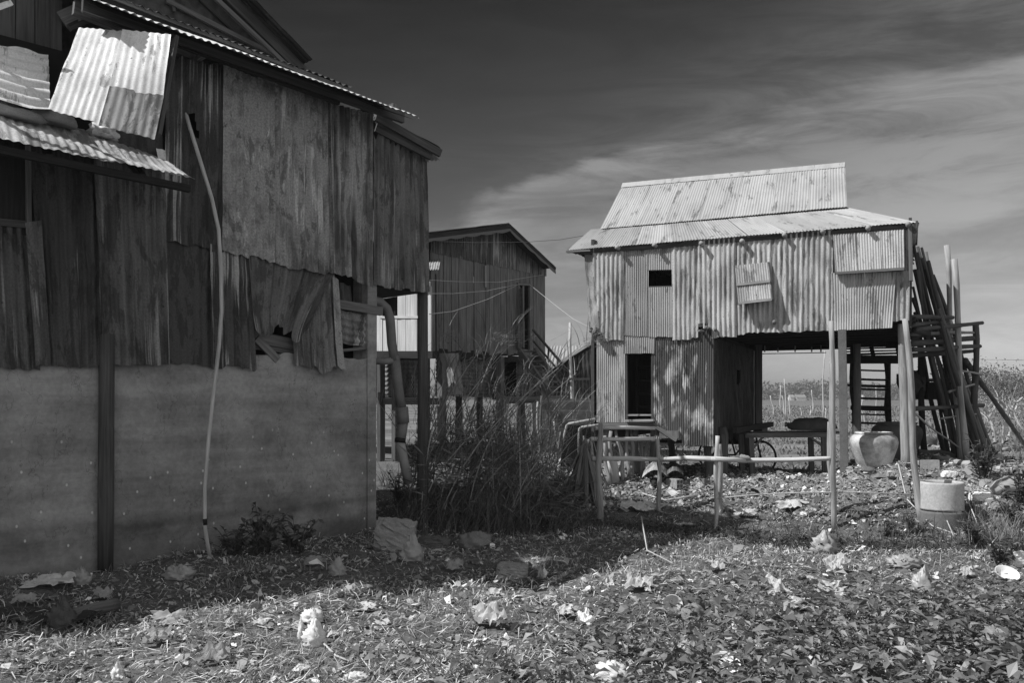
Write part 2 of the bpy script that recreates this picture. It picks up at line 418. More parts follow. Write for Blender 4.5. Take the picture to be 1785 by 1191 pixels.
# upper row of sheets
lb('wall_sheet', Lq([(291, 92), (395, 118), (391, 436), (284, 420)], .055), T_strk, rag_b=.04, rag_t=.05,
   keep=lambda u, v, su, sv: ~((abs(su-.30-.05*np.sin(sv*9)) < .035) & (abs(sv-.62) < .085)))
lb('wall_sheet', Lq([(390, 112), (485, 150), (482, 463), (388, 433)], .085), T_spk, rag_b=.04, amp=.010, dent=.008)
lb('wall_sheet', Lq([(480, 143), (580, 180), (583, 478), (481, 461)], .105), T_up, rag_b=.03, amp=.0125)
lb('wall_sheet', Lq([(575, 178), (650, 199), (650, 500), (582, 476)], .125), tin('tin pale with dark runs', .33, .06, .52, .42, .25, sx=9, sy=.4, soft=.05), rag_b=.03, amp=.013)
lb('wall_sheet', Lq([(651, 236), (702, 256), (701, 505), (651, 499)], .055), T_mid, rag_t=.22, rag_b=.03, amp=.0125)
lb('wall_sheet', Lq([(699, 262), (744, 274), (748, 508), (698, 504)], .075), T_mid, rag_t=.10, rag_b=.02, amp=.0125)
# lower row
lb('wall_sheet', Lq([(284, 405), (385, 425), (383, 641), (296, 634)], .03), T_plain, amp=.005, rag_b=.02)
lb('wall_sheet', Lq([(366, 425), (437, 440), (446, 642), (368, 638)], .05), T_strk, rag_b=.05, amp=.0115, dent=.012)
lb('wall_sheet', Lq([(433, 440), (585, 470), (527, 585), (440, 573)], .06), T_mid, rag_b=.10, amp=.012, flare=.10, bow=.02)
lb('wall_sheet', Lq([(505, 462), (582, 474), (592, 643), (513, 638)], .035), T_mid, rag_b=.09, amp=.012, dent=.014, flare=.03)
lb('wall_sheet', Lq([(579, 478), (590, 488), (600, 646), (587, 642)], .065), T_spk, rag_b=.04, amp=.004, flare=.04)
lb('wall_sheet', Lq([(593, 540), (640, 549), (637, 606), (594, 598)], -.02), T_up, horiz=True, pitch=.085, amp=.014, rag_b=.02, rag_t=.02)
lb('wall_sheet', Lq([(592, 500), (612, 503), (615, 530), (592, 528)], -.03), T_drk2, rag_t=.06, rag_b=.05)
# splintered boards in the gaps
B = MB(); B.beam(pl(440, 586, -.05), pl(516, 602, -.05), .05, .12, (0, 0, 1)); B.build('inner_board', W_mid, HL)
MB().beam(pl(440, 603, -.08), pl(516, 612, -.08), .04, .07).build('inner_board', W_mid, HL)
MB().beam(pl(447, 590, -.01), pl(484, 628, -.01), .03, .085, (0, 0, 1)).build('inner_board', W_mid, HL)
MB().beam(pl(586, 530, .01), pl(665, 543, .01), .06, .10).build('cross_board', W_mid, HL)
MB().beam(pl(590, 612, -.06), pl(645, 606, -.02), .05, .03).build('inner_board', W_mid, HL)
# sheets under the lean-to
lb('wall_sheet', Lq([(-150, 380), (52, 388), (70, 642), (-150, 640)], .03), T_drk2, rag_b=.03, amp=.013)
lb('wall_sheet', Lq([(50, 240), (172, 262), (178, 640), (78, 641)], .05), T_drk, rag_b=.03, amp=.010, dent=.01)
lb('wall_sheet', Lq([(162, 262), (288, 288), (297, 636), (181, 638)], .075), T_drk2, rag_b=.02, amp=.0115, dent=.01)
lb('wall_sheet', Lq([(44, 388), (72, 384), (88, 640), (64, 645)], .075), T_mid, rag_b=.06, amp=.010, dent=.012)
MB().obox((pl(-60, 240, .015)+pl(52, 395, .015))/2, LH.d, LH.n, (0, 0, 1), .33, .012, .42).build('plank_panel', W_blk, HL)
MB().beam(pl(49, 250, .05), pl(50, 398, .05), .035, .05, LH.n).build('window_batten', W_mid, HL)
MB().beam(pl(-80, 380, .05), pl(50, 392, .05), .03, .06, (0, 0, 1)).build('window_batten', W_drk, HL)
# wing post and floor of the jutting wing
wp0 = pl(737, 500, -.03); wp1 = wp0.copy(); wp1[2] = -.3
MB().tube([wp0+V3(0, 0, .1), wp0*.6+wp1*.4, wp0*.3+wp1*.7, wp1], [.062, .066, .07, .072], 8, True, .05).build('wing_post', W_drk, HL)
zf = 2.95; uw = LH.u(pl(746, 400, .05))
MB().obox(LH.at(uw/2, -2.0, zf), LH.d, LH.n, (0, 0, 1), uw/2, 2.0, .05).build('wing_floor', W_blk, HL)
MB().obox(LH.at(uw-.03, -2.05, 3.75), LH.d, LH.n, (0, 0, 1), .03, 2.0, .8).build('end_wall', W_drk, HL)
# hidden sides, partitions and inner lining close the rooms
MB().obox(LH.at(-.03, -2.6, 1.5), LH.d, LH.n, (0, 0, 1), .06, 2.4, 1.5).build('side_wall', CONC, HL)
MB().obox(LH.at(-2.0, -.35, 3.45), LH.d, LH.n, (0, 0, 1), 1.98, .03, 1.38).build('inner_lining', SHADE_IN, HL)
MB().obox(LH.at(-5.4, -.35, 2.9), LH.d, LH.n, (0, 0, 1), 1.42, .03, .82).build('inner_lining', SHADE_IN, HL)
MB().obox(LH.at(-3.0, -4.9, 2.4), LH.d, LH.n, (0, 0, 1), 4.2, .05, 2.4).build('back_wall', W_drk, HL)
# upper left bay: planks, post, propped sheets
zt = 5.42
def bay():
    b = MB(); n = 18; us = np.linspace(-6.2, LH.u(pl(92, 60, -.5)), n+1)
    for i in range(n):
        zz_ = zt if us[i+1] > -3.9 else 5.5  # unseen end planks kept tall to block sun from the yard
        b.obox(LH.at((us[i]+us[i+1])/2, -.5+.006*(i % 3), (3.6+zz_)/2), LH.d, LH.n, (0, 0, 1), (us[i+1]-us[i])/2-.004, .012, (zz_-3.6)/2)
    return b
bay().build('plank_wall', W_drk, HL)
q = pl(96, 60, -.46)
MB().beam(LH.at(LH.u(q), -.46, 3.5), LH.at(LH.u(q), -.46, 5.5), .09, .09, LH.n).build('bay_post', W_drk, HL)
MB().obox(LH.at(-2.7, -1.3, 4.5), LH.d, LH.n, (0, 0, 1), .75, .02, .95).build('bay_back', SHADE_IN, HL)
MB().obox(LH.at(-3.35, -.9, 4.3), LH.d, LH.n, (0, 0, 1), .02, .42, .8).build('bay_side', W_blk, HL)
MB().beam(pl(108, 35, -.35), pl(190, -2, -.2), .05, .15, (0, 0, 1)).build('bay_beam', W_mid, HL)
MB().beam(pl(128, 12, .0), pl(330, 92, .0), .06, .13, (0, 0, 1)).build('bay_beam', W_mid, HL)
MB().beam(pl(120, 48, -.3), pl(185, 18, -.3), .05, .06, (0, 0, 1)).build('bay_beam', W_drk, HL)
def awq(q): return [pl(x, y, o) for x, y, o in q]
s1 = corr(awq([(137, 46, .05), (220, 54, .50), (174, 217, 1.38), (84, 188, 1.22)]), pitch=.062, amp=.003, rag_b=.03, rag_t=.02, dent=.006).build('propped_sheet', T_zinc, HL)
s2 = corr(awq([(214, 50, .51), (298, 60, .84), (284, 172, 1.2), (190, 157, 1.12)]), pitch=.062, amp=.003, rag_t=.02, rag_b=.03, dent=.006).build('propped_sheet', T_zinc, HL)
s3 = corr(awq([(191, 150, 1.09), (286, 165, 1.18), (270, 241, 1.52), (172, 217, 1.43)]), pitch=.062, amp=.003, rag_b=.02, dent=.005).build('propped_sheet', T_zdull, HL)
tag(s3, 'duller grey sheet hung below the bright ones')
MB().beam(pl(306, 66, .58), pl(275, 238, 1.42), .03, .07, LH.n).build('prop_batten', W_drk, HL)
MB().beam(pl(212, 66, .36), pl(172, 205, 1.28), .03, .04, LH.n).build('prop_batten', W_drk, HL)
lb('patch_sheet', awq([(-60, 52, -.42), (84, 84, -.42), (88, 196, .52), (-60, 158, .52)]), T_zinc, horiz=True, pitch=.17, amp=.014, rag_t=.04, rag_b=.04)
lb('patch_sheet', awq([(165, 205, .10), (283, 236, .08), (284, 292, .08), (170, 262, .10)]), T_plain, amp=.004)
# lean-to roof
LT = [pl(-160, 118, .08), pl(287, 277, .08), pl(341, 313, 1.05), pl(-160, 205, 1.05)]
corr(LT, pitch=.07, amp=.005, rag_b=.03, dent=.01).build('lean_to_roof', T_roofz, HL)
MB().beam(LT[3]+V3(0, 0, -.06)-LH.n*.12, LT[2]+V3(0, 0, -.06)-LH.n*.12, .05, .06).build('lean_to_purlin', W_blk, HL)
for k in (.1, .45, .8):
    a = LT[0]*(1-k)+LT[1]*k; b = LT[3]*(1-k)+LT[2]*k
    MB().beam(a+V3(0, 0, -.07), b+V3(0, 0, -.05)-LH.n*.1, .05, .06).build('lean_to_rafter', W_blk, HL)
corr([pl(272, 258, .12), pl(288, 262, .12), pl(291, 297, .22), pl(278, 290, .22)], amp=.004).build('flashing', T_zinc, HL)
# main skirt roof: thin bright top seen from below, dark under
E1, E0 = pl(731, 204, .62), pl(172, 2, .62); E0 = E0+(E0-E1)*.01
up = V3(0, 0, 1)
SK = [E0-LH.n*1.35+up*.64, E1-LH.n*1.35-LH.d*1.5+up*.64, E1, E0]
corr(SK, pitch=.06, amp=.008, rag_b=.015, dent=.006).build('skirt_roof', T_zinc, HL)
und = [p-up*.03 for p in SK]
MB().grid(np.array([[und[0]+LH.n*.25-up*.15, und[1]+LH.n*.25-up*.15], [und[3]-LH.n*.04, und[2]-LH.n*.04]]), np.array([[[0, 0], [4, 0]], [[0, 1], [4, 1]]], float)).build('roof_lining', W_blk, HL)
MB().beam(E0-LH.n*.30+up*.06, E1-LH.n*.30+up*.06, .05, .12).build('eave_purlin', W_drk, HL)
for x, y in ((452, 128), (566, 164), (668, 196), (352, 92)):
    a = pl(x, y, .10); MB().beam(a-LH.n*.5, a+LH.n*.22, .05, .11).build('rafter_end', W_mid, HL)
lb('wall_board', Lq([(312, 72), (345, 84), (345, 104), (312, 90)], .03), W_mid, amp=.001)
# a lower hip over the jutting wing
H1, H0 = pl(768, 256, .30), pl(655, 196, .10)
HB = [H0-LH.n*.2+up*.1, H0-LH.n*2.4+up*.3, H1-LH.n*2.6-up*.1, H1]
corr([HB[1], HB[0], HB[3], HB[2]], pitch=.076, amp=.01, dent=.01, rag_b=.05).build('hip_roof', T_rdark, HL)
MB().beam(H0-up*.05, H1-up*.08, .05, .09).build('hip_rafter', W_drk, HL)
MB().beam(pl(655, 222, .05), pl(752, 272, .22), .04, .10).build('hip_board', W_drk, HL)
MB().beam(pl(655, 212, .0), pl(700, 196, .1), .05, .10).build('hip_board', W_drk, HL)
corr([pl(738, 252, .05), pl(745, 258, -.6), pl(768, 280, -.6), pl(742, 278, .1)], amp=.003, rag_b=.05).build('eave_sheet', T_rdark, HL)
# closing roof behind (upper hip and back)
A0, A1 = SK[0], SK[1]
MB().grid(np.array([[A0-LH.n*2.2+up*.5, A1-LH.n*2.2-LH.d*.8+up*.5], [A0, A1]]), np.array([[[0, 0], [4, 0]], [[0, 2], [4, 2]]], float)).build('upper_roof', T_rdark, HL)
MB().grid(np.array([[A0-LH.n*2.2+up*.5, A1-LH.n*2.2-LH.d*.8+up*.5], [A0-LH.n*4.4-up*.6, A1-LH.n*4.4-up*.6]]), np.array([[[0, 0], [4, 0]], [[0, 2], [4, 2]]], float)).build('upper_roof', T_rdark, HL)
# second little roof and the dark carved gable
F1, F0 = pl(613, 152, .36), pl(150, -26, .36)
SK2 = [F0-LH.n*.62+up*.22, F1-LH.n*.62+up*.22, F1, F0]
corr(SK2, pitch=.076, amp=.011, rag_b=.015).build('upper_skirt', T_rdark, HL)
MB().beam(F0-LH.n*.06-up*.12, F1-LH.n*.06-up*.11-LH.d*.12, .05, .20, (0, 0, 1)).build('fascia', W_blk, HL)
MB().beam(F0-LH.n*.03+up*.0-LH.d*.0, F1-LH.n*.03-up*.02-LH.d*.1, .02, .04, (0, 0, 1)).build('fascia', W_mid, HL)
og = -.55
foot = pl(529, 116, og); ap = pl(414, 0, og); sl_ = (ap-foot)/((foot-ap)@LH.d)
apex = foot+sl_*1.62; lfoot = apex-LH.d*1.5-up*(sl_[2]*1.5)
bf = foot-up*.02
def gable():
    b = MB(); P = [bf-LH.d*.1, apex-up*.12, lfoot]
    n = 14
    G = np.zeros((2, n, 3)); us = np.linspace(LH.u(lfoot), LH.u(bf)-.1, n)
    for i, uu in enumerate(us):
        h = (apex[2]-.12)-(abs(uu-LH.u(apex)))*abs(sl_[2])
        G[0, i] = LH.at(uu, og-.12, max(h, bf[2]-.4)); G[1, i] = LH.at(uu, og-.12, bf[2]-.5)
    UV = np.stack([np.stack([us, G[0, :, 2]], -1), np.stack([us, G[1, :, 2]], -1)])
    return b.grid(G, UV, False)
gable().build('gable_panel', wood('wood carved panel', .12, .045, 9, 9, spread=.12, bstr=1.0), HL)
for k, (a, b_, w, m_) in enumerate(((foot, apex, .13, W_drk), (foot-LH.d*.26, apex-up*.22, .05, W_mid), (lfoot, apex, .13, W_drk))):
    MB().beam(a+LH.n*(.0+.05*k)+up*(-.06), b_+LH.n*(.0+.05*k)-up*.06, .04, w, up).build('barge_board', m_, HL)
for a, b_ in ((430, 95), (300, 30)):
    pass
MB().beam(pl(290, 0, og-.08), pl(470, 92, og-.08), .04, .05, up).build('gable_rail', W_mid, HL)
MB().beam(pl(330, -20, og-.09), pl(415, 62, og-.09), .03, .03, up).build('gable_rail', W_drk, HL)
MB().beam(pl(300, -10, og-.09), pl(303, 20, og-.09), .03, .03, LH.n).build('gable_rail', W_drk, HL)
gr = [apex+LH.n*.22+up*.02, foot+LH.n*.22+up*.02]
for e in (foot, lfoot):
    a = apex+LH.n*.2+up*.03; b_ = e+LH.n*.2+up*.03
    corr([a-LH.n*2.6, a, b_, b_-LH.n*2.6] if e is lfoot else [a, a-LH.n*2.6, b_-LH.n*2.6, b_], pitch=.076, amp=.01).build('gable_roof', T_rdark, HL)
MB().beam(pl(20, 4, .5), pl(-120, 54, .5), .03, .04).build('roof_edge', T_zinc, HL)
for x_, y_ in ((-10, 15), (-110, 50)): MB().beam(pl(x_, y_, .52)-up*.03, pl(x_, y_, .52)-up*.03-LH.n*1.05, .04, .05).build('eave_bracket', W_drk, HL)
corr([LH.at(-7.1, .04, 3.95), LH.at(-5.2, .04, 3.95), LH.at(-5.2, .06, 1.86), LH.at(-7.1, .06, 1.86)], amp=.011, rag_b=.03).build('wall_sheet', T_drk2, HL)
corr([LH.at(-5.3, .02, 3.95), LH.at(-3.9, .02, 3.95), LH.at(-3.9, .02, 3.0), LH.at(-5.3, .02, 3.0)], amp=.006).build('wall_sheet', T_plain, HL)

# ---- things standing at or resting on the left house
PVC = plain('grey pipe', .17, .55, .3, .25, 5); PVCL = plain('pale pipe', .34, .5, .3, .15, 5)
CANE = wood('pale cane', .62, .38, 20, 3)
def cane():
    px = [(322, 190, .02), (331, 222, .10), (349, 280, .16), (369, 345, .2), (381, 400, .22), (385, 470, .22), (386, 540, .22), (382, 600, .24), (373, 680, .27), (364, 760, .3), (357, 850, .33), (357, 915, .36), (361, 945, .38), (366, 972, .4)]
    pts = [pl(*q) for q in px]
    b = MB(); b.tube(pts, [.019]*9+[.018]*5, 8, True, .06); return b
g_ = pl(366, 970, .4)
cn = thing('bent_cane', g_, 'long pale bent cane hanging from a torn hole down the dark sheets to the ground', 'cane')
cane().build('cane_stem', CANE, cn)
a, b_ = pl(357.2, 905, .357), pl(357.6, 916, .361)
MB().tube([a, b_], .021, 8).build('black_band', plain('black tape', .02), cn)
dpipe = thing('drain_pipe', gpt(708, 838), 'grey jointed waste pipe with elbows coming out beside the pillar', 'pipe')
def pq(l): return [pl(x, y, o) for x, y, o in l]
MB().tube(pq([(640, 522, -.04), (662, 527, -.04), (674, 538, -.04), (680, 556, -.04), (683, 600, -.04), (688, 628, -.04)]), .058, 12).build('upper_pipe', PVC, dpipe)
MB().tube(pq([(688, 620, -.04), (694, 675, -.04), (701, 718, -.04)]), .060, 12).build('middle_pipe', PVC, dpipe)
MB().tube(pq([(640, 627, -.06), (668, 631, -.05), (684, 629, -.045), (690, 622, -.04)]), .042, 12).build('side_branch', PVC, dpipe)
MB().tube(pq([(701, 710, -.04), (703, 738, -.04)]), .074, 12).build('collar', PVC, dpipe)
MB().tube(pq([(703, 735, -.04), (698, 770, -.04)]), .062, 12).build('lower_pipe', PVC, dpipe)
MB().tube(pq([(697, 768, -.04), (703, 800, -.06), (712, 842, -.1)]), .058, 12).build('pale_end', PVCL, dpipe)
MB().tube(pq([(698, 764, -.04), (697, 772, -.04)]), .066, 12).build('collar', plain('black rubber', .02), dpipe)
# what lies on the lean-to roof
def on_lt(px, py):
    n = np.cross(LT[3]-LT[0], LT[1]-LT[0]); n /= np.linalg.norm(n)
    if n[2] < 0: n = -n
    C = V3(0, 0, CH); r = V3((px-CX)/F, 1, (HY-py)/F); k = ((LT[0]-C)@n)/(r@n); return C+r*k, n
def blob(c, rx, ry, rz, seed, axis=(1, 0, 0), n=16, m=11, rough=.18, flat=True, peak=0., fold=0., smooth=True):
    """a crumpled sack or stone: a closed lump with folds"""
    a = V3(*axis); a /= np.linalg.norm(a); z = V3(0, 0, 1); y = np.cross(z, a); y /= np.linalg.norm(y); z = np.cross(a, y)
    th = np.linspace(0, 2*math.pi, n, endpoint=False)[None, :].repeat(m, 0); ph = np.linspace(.02, math.pi-.02, m)[:, None].repeat(n, 1)
    X, Y_, Z = np.sin(ph)*np.cos(th), np.sin(ph)*np.sin(th), np.cos(ph)
    r = 1+rough*(sn(seed, X*1.3+Z, Y_*1.3-Z*.7, 1.1)+.7*sn(seed+1, X+Y_, Z*1.5+X, 2.6))
    if fold: r = r*(1-fold*np.abs(sn(seed+2, X*1.6+Z, Y_*1.6-Z, 1.6))-fold*.6*np.abs(sn(seed+3, X*2+Y_, Z*2-X, 3.2)))
    X, Y_, Z = X*r, Y_*r, Z*r
    if peak: Z = Z+peak*np.exp(-((X-.1)**2+Y_**2)/.12)*(Z > 0)
    if flat: Z = np.maximum(Z, -.35)
    P = V3(*c)+X[..., None]*a*rx+Y_[..., None]*y*ry+Z[..., None]*z*rz
    vs = list(P.reshape(-1, 3)); fs = []
    for j in range(m-1):
        for i in range(n):
            i2 = (i+1) % n; fs.append((j*n+i, (j+1)*n+i, (j+1)*n+i2, j*n+i2))
    fs.append(tuple(range(n))); fs.append(tuple((m-1)*n+i for i in range(n))[::-1])
    b = MB(); b.add(vs, fs, [[(0, 0)]*len(f) for f in fs], smooth); return b
SACK = rock('sack cloth', .36, .22, 14, .9, .5, .01); PLAST = plain('white plastic', .72, .45, .35, .1, 14)
p, nn = on_lt(22, 212); tag(blob(p+nn*.05, .22, .09, .07, 3, LH.d).build('rolled_sack', SACK, origin=p), 'pale rolled sack at the left end of the lean-to roof', 'sack')
p, nn = on_lt(88, 222); tag(blob(p+nn*.06, .19, .12, .10, 4, LH.d, rough=.12).build('tied_bundle', SACK, origin=p), 'tied cloth bundle under the propped tin sheet on the lean-to', 'bundle')
p, nn = on_lt(176, 244); tag(blob(p+nn*.07, .16, .13, .13, 5, LH.d, 26, 18, .2, True, .4, .5).build('plastic_bag', PLAST, origin=p), 'white knotted bag below the seam of the propped sheets on the lean-to', 'bag')
def wire(pts, r, name, label, cat, mat, group=None):
    o = MB().tube(pts, r, 5).build(name, mat, origin=pts[0]); return tag(o, label, cat, group)
BLK = plain('black wire', .02); ROPE = plain('pale rope', .45, .8, .1, .15, 40); STEEL = plain('dark steel', .05, .5)
pts = [on_lt(x, y)[0]+V3(0, 0, z) for x, y, z in ((-5, 185, .1), (15, 178, .14), (35, 196, .05), (52, 205, .06), (60, 190, .16), (70, 182, .2), (78, 195, .1), (66, 212, .04), (56, 218, .03))]
wire(pts, .006, 'loose_wire', 'tangle of dark wire beside the bundle on the lean-to roof', 'wire', BLK)
# ---------------------------------------------------------------- the sunlit stilt house on the right
S_w = tin('sheet old galvanised', .46, .27, .45, .56, .35, sx=8, sy=1.2, speck=.18, pat=.12, rndk=.14)
S_w2 = tin('sheet old galvanised stained', .42, .20, .5, .52, .3, sx=7, sy=.8, speck=.2, pat=.35, rndk=.14)
S_f = tin('sheet fine galvanised', .38, .30, .4, .44, .3, sx=12, sy=.8, speck=.1, pat=-.1, rndk=.1)
S_f2 = tin('sheet fine bright', .48, .36, .42, .55, .35, sx=12, sy=.8, speck=.1, pat=.12, rndk=.1)
S_blot = tin('sheet blotched zinc', .54, .085, .64, .6, .3, sx=5.2, sy=1.8, soft=.045, speck=.14, pat=-.2, rndk=.08)
S_roof = tin('roof zinc', .42, .33, .40, .46, .3, sx=5, sy=.9, speck=.08, pat=-.12, rndk=.07)
S_roof2 = tin('roof zinc grey', .36, .29, .4, .40, .3, sx=5, sy=.9, speck=.08, pat=-.12, rndk=.07)
W_pole = wood('barked pole', .46, .22, 30, 2.2); W_pole2 = wood('shaded pole', .12, .06, 30, 2.2); W_pale = wood('pale stripped pole', .62, .40, 26, 2)  # shaded pole: darker bark copy with the house's shade in its colour
HR = thing('stilt_house', RH.at(0, -1.8, .55), 'sunlit zinc-clad house on stilts with a two-tier roof', 'house')
pr = RH.pt
def Rq(q, o): return [pr(x, y, o) for x, y in q]
def rb(name, q, o, mat, **k): return corr(Rq(q, o), **k).build(name, mat, HR)
FINE = dict(pitch=.034, amp=.0055, dent=.003, dv=.2); WIDE = dict(pitch=.072, amp=.0105, dent=.006)
rb('wall_sheet', [(1018, 432), (1036, 436), (1045, 572), (1027, 572)], .02, S_w2, amp=.003, dent=.018, rag_b=.03, pitch=.15)
rb('wall_sheet', [(1030, 432), (1087, 428), (1086, 594), (1031, 595)], .045, S_w, rag_b=.02, keep=lambda u, v, su, sv: u > .34*v**1.3+.03*np.sin(v*19), **WIDE)
rb('wall_sheet', [(1084, 428), (1131, 424), (1130, 586), (1085, 586)], .02, S_f, rag_b=.01, **FINE)
rb('wall_sheet', [(1129, 424), (1172, 420), (1171, 470), (1129, 471)], .024, S_f, **FINE)
rb('wall_sheet', [(1129, 501), (1171, 500), (1171, 588), (1129, 587)], .024, S_f, rag_b=.01, **FINE)
rb('wall_sheet', [(1170, 420), (1219, 416), (1217, 590), (1172, 593)], .04, S_w, rag_b=.02, **WIDE)
rb('wall_sheet', [(1216, 416), (1283, 411), (1284, 588), (1217, 591)], .055, S_w, rag_b=.02, keep=lambda u, v, su, sv: ~((v > .87) & (u < .36)), **WIDE)
rb('wall_sheet', [(1212, 416), (1245, 411), (1246, 568), (1216, 570)], .03, S_w2, rag_b=.02, **WIDE)
rb('wall_sheet', [(1280, 411), (1368, 403), (1366, 580), (1282, 583)], .04, S_w, rag_b=.02, **WIDE)
rb('wall_sheet', [(1365, 403), (1452, 396), (1451, 575), (1365, 579)], .055, S_w, rag_b=.02, **WIDE)
rb('wall_sheet', [(1450, 396), (1588, 388), (1586, 480), (1451, 482)], .02, S_w2, **WIDE)
rb('wall_sheet', [(1450, 476), (1562, 474), (1555, 572), (1453, 577)], .055, S_f2, pitch=.034, amp=.0055, dent=.004, dv=.12, flare=.06)
rb('wall_sheet', [(1545, 474), (1587, 472), (1585, 557), (1548, 559)], .03, S_w2, rag_b=.02, **WIDE)
# lower storey
rb('wall_sheet', [(1040, 585), (1090, 582), (1090, 738), (1040, 736)], .0, S_f2, rag_b=.008, **FINE)
rb('wall_sheet', [(1086, 582), (1142, 578), (1141, 617), (1087, 616)], .012, S_f, rag_b=.006, **FINE)
rb('wall_sheet', [(1138, 580), (1194, 576), (1193, 769), (1138, 764)], .0, S_blot, rag_b=.015, **FINE)
rb('wall_sheet', [(1190, 576), (1245, 572), (1244, 778), (1188, 776)], .014, S_blot, rag_b=.008, **FINE)
# window hole frame, door frame
MB().beam(pr(1127, 471, .0), pr(1173, 470, .0), .03, .03).build('window_frame', W_drk, HR)
MB().beam(pr(1127, 501, .0), pr(1173, 500, .0), .03, .03).build('window_frame', W_drk, HR)
MB().beam(pr(1090, 585, -.03), pr(1092, 740, -.03), .06, .05, RH.n).build('door_frame', W_drk, HR)
MB().beam(pr(1139, 585, -.03), pr(1139, 770, -.03), .06, .05, RH.n).build('door_frame', W_drk, HR)
# hinged shutters of zinc
def shutter(q, o0, o1, name, n):
    TL, TR, BR, BL = [pr(x, y, o0 if i < 2 else o1) for i, (x, y) in enumerate(q)]
    s = thing(name, TL, None, None); s.parent = HR; s.location = Vector(TL)-HR.location
    for k in range(n):
        a, b = k/n, (k+1)/n+.004
        corr([TL+(TR-TL)*a, TL+(TR-TL)*b, BL+(BR-BL)*b, BL+(BR-BL)*a], pitch=.034, amp=.0055, dent=.002, dv=.2).build('zinc_leaf', S_f2 if k % 2 else S_w, s)
    for v in ((.98,) if n == 3 else (.5, .97)):
        a = TL+(BL-TL)*v+RH.n*.014; b = TR+(BR-TR)*v+RH.n*.014
        MB().beam(a, b, .02, .035).build('batten', W_mid if n == 3 else W_pole, s)
    for a, b in ((TL, BL), (TR, BR)): MB().beam(a-RH.n*.02, b-RH.n*.02, .03, .03, RH.n).build('batten', W_drk, s)
shutter([(1281, 463), (1339, 457), (1346, 524), (1287, 531)], .075, .20, 'small_shutter', 1)
shutter([(1452, 409), (1575, 400), (1576, 470), (1457, 478)], .06, .125, 'wide_shutter', 3)
MB().beam(pr(1586, 395, .06), pr(1588, 490, .06), .05, .10, RH.n).build('corner_board', W_mid, HR)
# roof
EL, ER = pr(989, 436, .10), pr(1601, 387, .10)
TLs, TRs = pr(1030, 400, -.72), pr(1479, 362, -.72)
NB = -RH.n
def skirt():
    n = 9; parts = []
    for k in range(n):
        a, b = k/n, (k+1)/n
        a0, b0 = TLs+(TRs-TLs)*a, TLs+(TRs-TLs)*b; a1, b1 = EL+(ER-EL)*a, EL+(ER-EL)*b
        l = RH.n*.004*(k % 2)
        corr([a0+l, b0+l, b1+l, a1+l], pitch=.04, amp=.0045, dent=.003, dv=.25, rag_b=.006).build('roof_sheet', (S_roof2, S_roof2, S_roof)[k % 3], HR)
skirt()
R0, R1 = pr(1085, 323, -1.85), pr(1473, 287, -1.85); B0, B1 = pr(1046, 399, -.66), pr(1477, 360, -.66)
n = 7
for k in range(n):
    a, b = k/n, (k+1)/n; l = RH.n*.004*(k % 2)
    corr([R0+(R1-R0)*a+l, R0+(R1-R0)*b+l, B0+(B1-B0)*b+l, B0+(B1-B0)*a+l], pitch=.042, amp=.0045, dent=.003, dv=.25).build('roof_sheet', S_roof, HR)
cap = MB()
d_ = (R1-R0)/np.linalg.norm(R1-R0)
G = np.array([[R0+RH.n*.085-up*.068, R1+RH.n*.085-up*.068], [R0+up*.03, R1+up*.03], [R0-RH.n*.085-up*.068, R1-RH.n*.085-up*.068]])+RH.n*.0+up*.012
cap.grid(G, np.array([[[0, 0], [4, 0]], [[0, .2], [4, .2]], [[0, .4], [4, .4]]], float), False, flip=True); cap.build('ridge_cap', S_roof, HR)
back = [R0+NB*1.25-up*.95, R1+NB*1.25-up*.95]
corr([R1, R0, back[0], back[1]], pitch=.042, amp=.0045, dv=.3).build('roof_sheet', S_roof2, HR)
for Tt, E_, sgn in ((TLs, EL, -1), (TRs, ER, 1)):
    tb = Tt+NB*2.4; eb = E_+NB*4.0
    q_ = [tb, Tt, E_, eb] if sgn < 0 else [Tt, tb, eb, E_]
    corr(q_, pitch=.04, amp=.0045, dv=.25, rag_b=.03).build('hip_sheet', S_roof2, HR)
eb0, eb1 = EL+NB*4.0, ER+NB*4.0
corr([TRs+NB*2.4, TLs+NB*2.4, eb0, eb1], pitch=.04, amp=.0045, dv=.3).build('roof_sheet', S_roof2, HR)
for Rr, Bb, bk, k in ((R0, B0, back[0], 1), (R1, B1, back[1], -1)):
    ins = RH.d*.06*k
    g = MB(); g.add([Rr+ins-up*.03, Bb+ins-up*.03, bk+ins], [(0, 1, 2)], [[(0, 0), (1, 0), (1, 1)]]); g.build('gable_wall', W_blk, HR)
for x0, y0, x1, y1 in ((1040, 418, 1588, 376),):
    MB().beam(pr(1012, 440, .03), pr(1592, 395, .03), .05, .06).build('eave_plate', W_drk, HR)
MB().beam(pr(988, 439, .06), pr(1030, 437, .06), .08, .03).build('eave_board', W_mid, HR)
MB().beam(ER-up*.03+RH.d*-.02, ER+NB*1.5-up*.02, .03, .10, up).build('verge_board', W_drk, HR)
corr([ER-up*.02-RH.d*.12, ER-up*.02, ER-up*.28-RH.d*.03, ER-up*.34-RH.d*.14], amp=.004, rag_b=.06).build('hanging_scrap', T_rdark, HR)
for x, y in ((1075, 431), (1140, 427), (1222, 424), (1293, 420), (1367, 409), (1434, 403), (1513, 397), (1583, 390)):
    a = pr(x, y, .15); MB().tube([a+NB*.6, a], .034, 9, True, .1).build('rafter_tip', W_pole, HR)
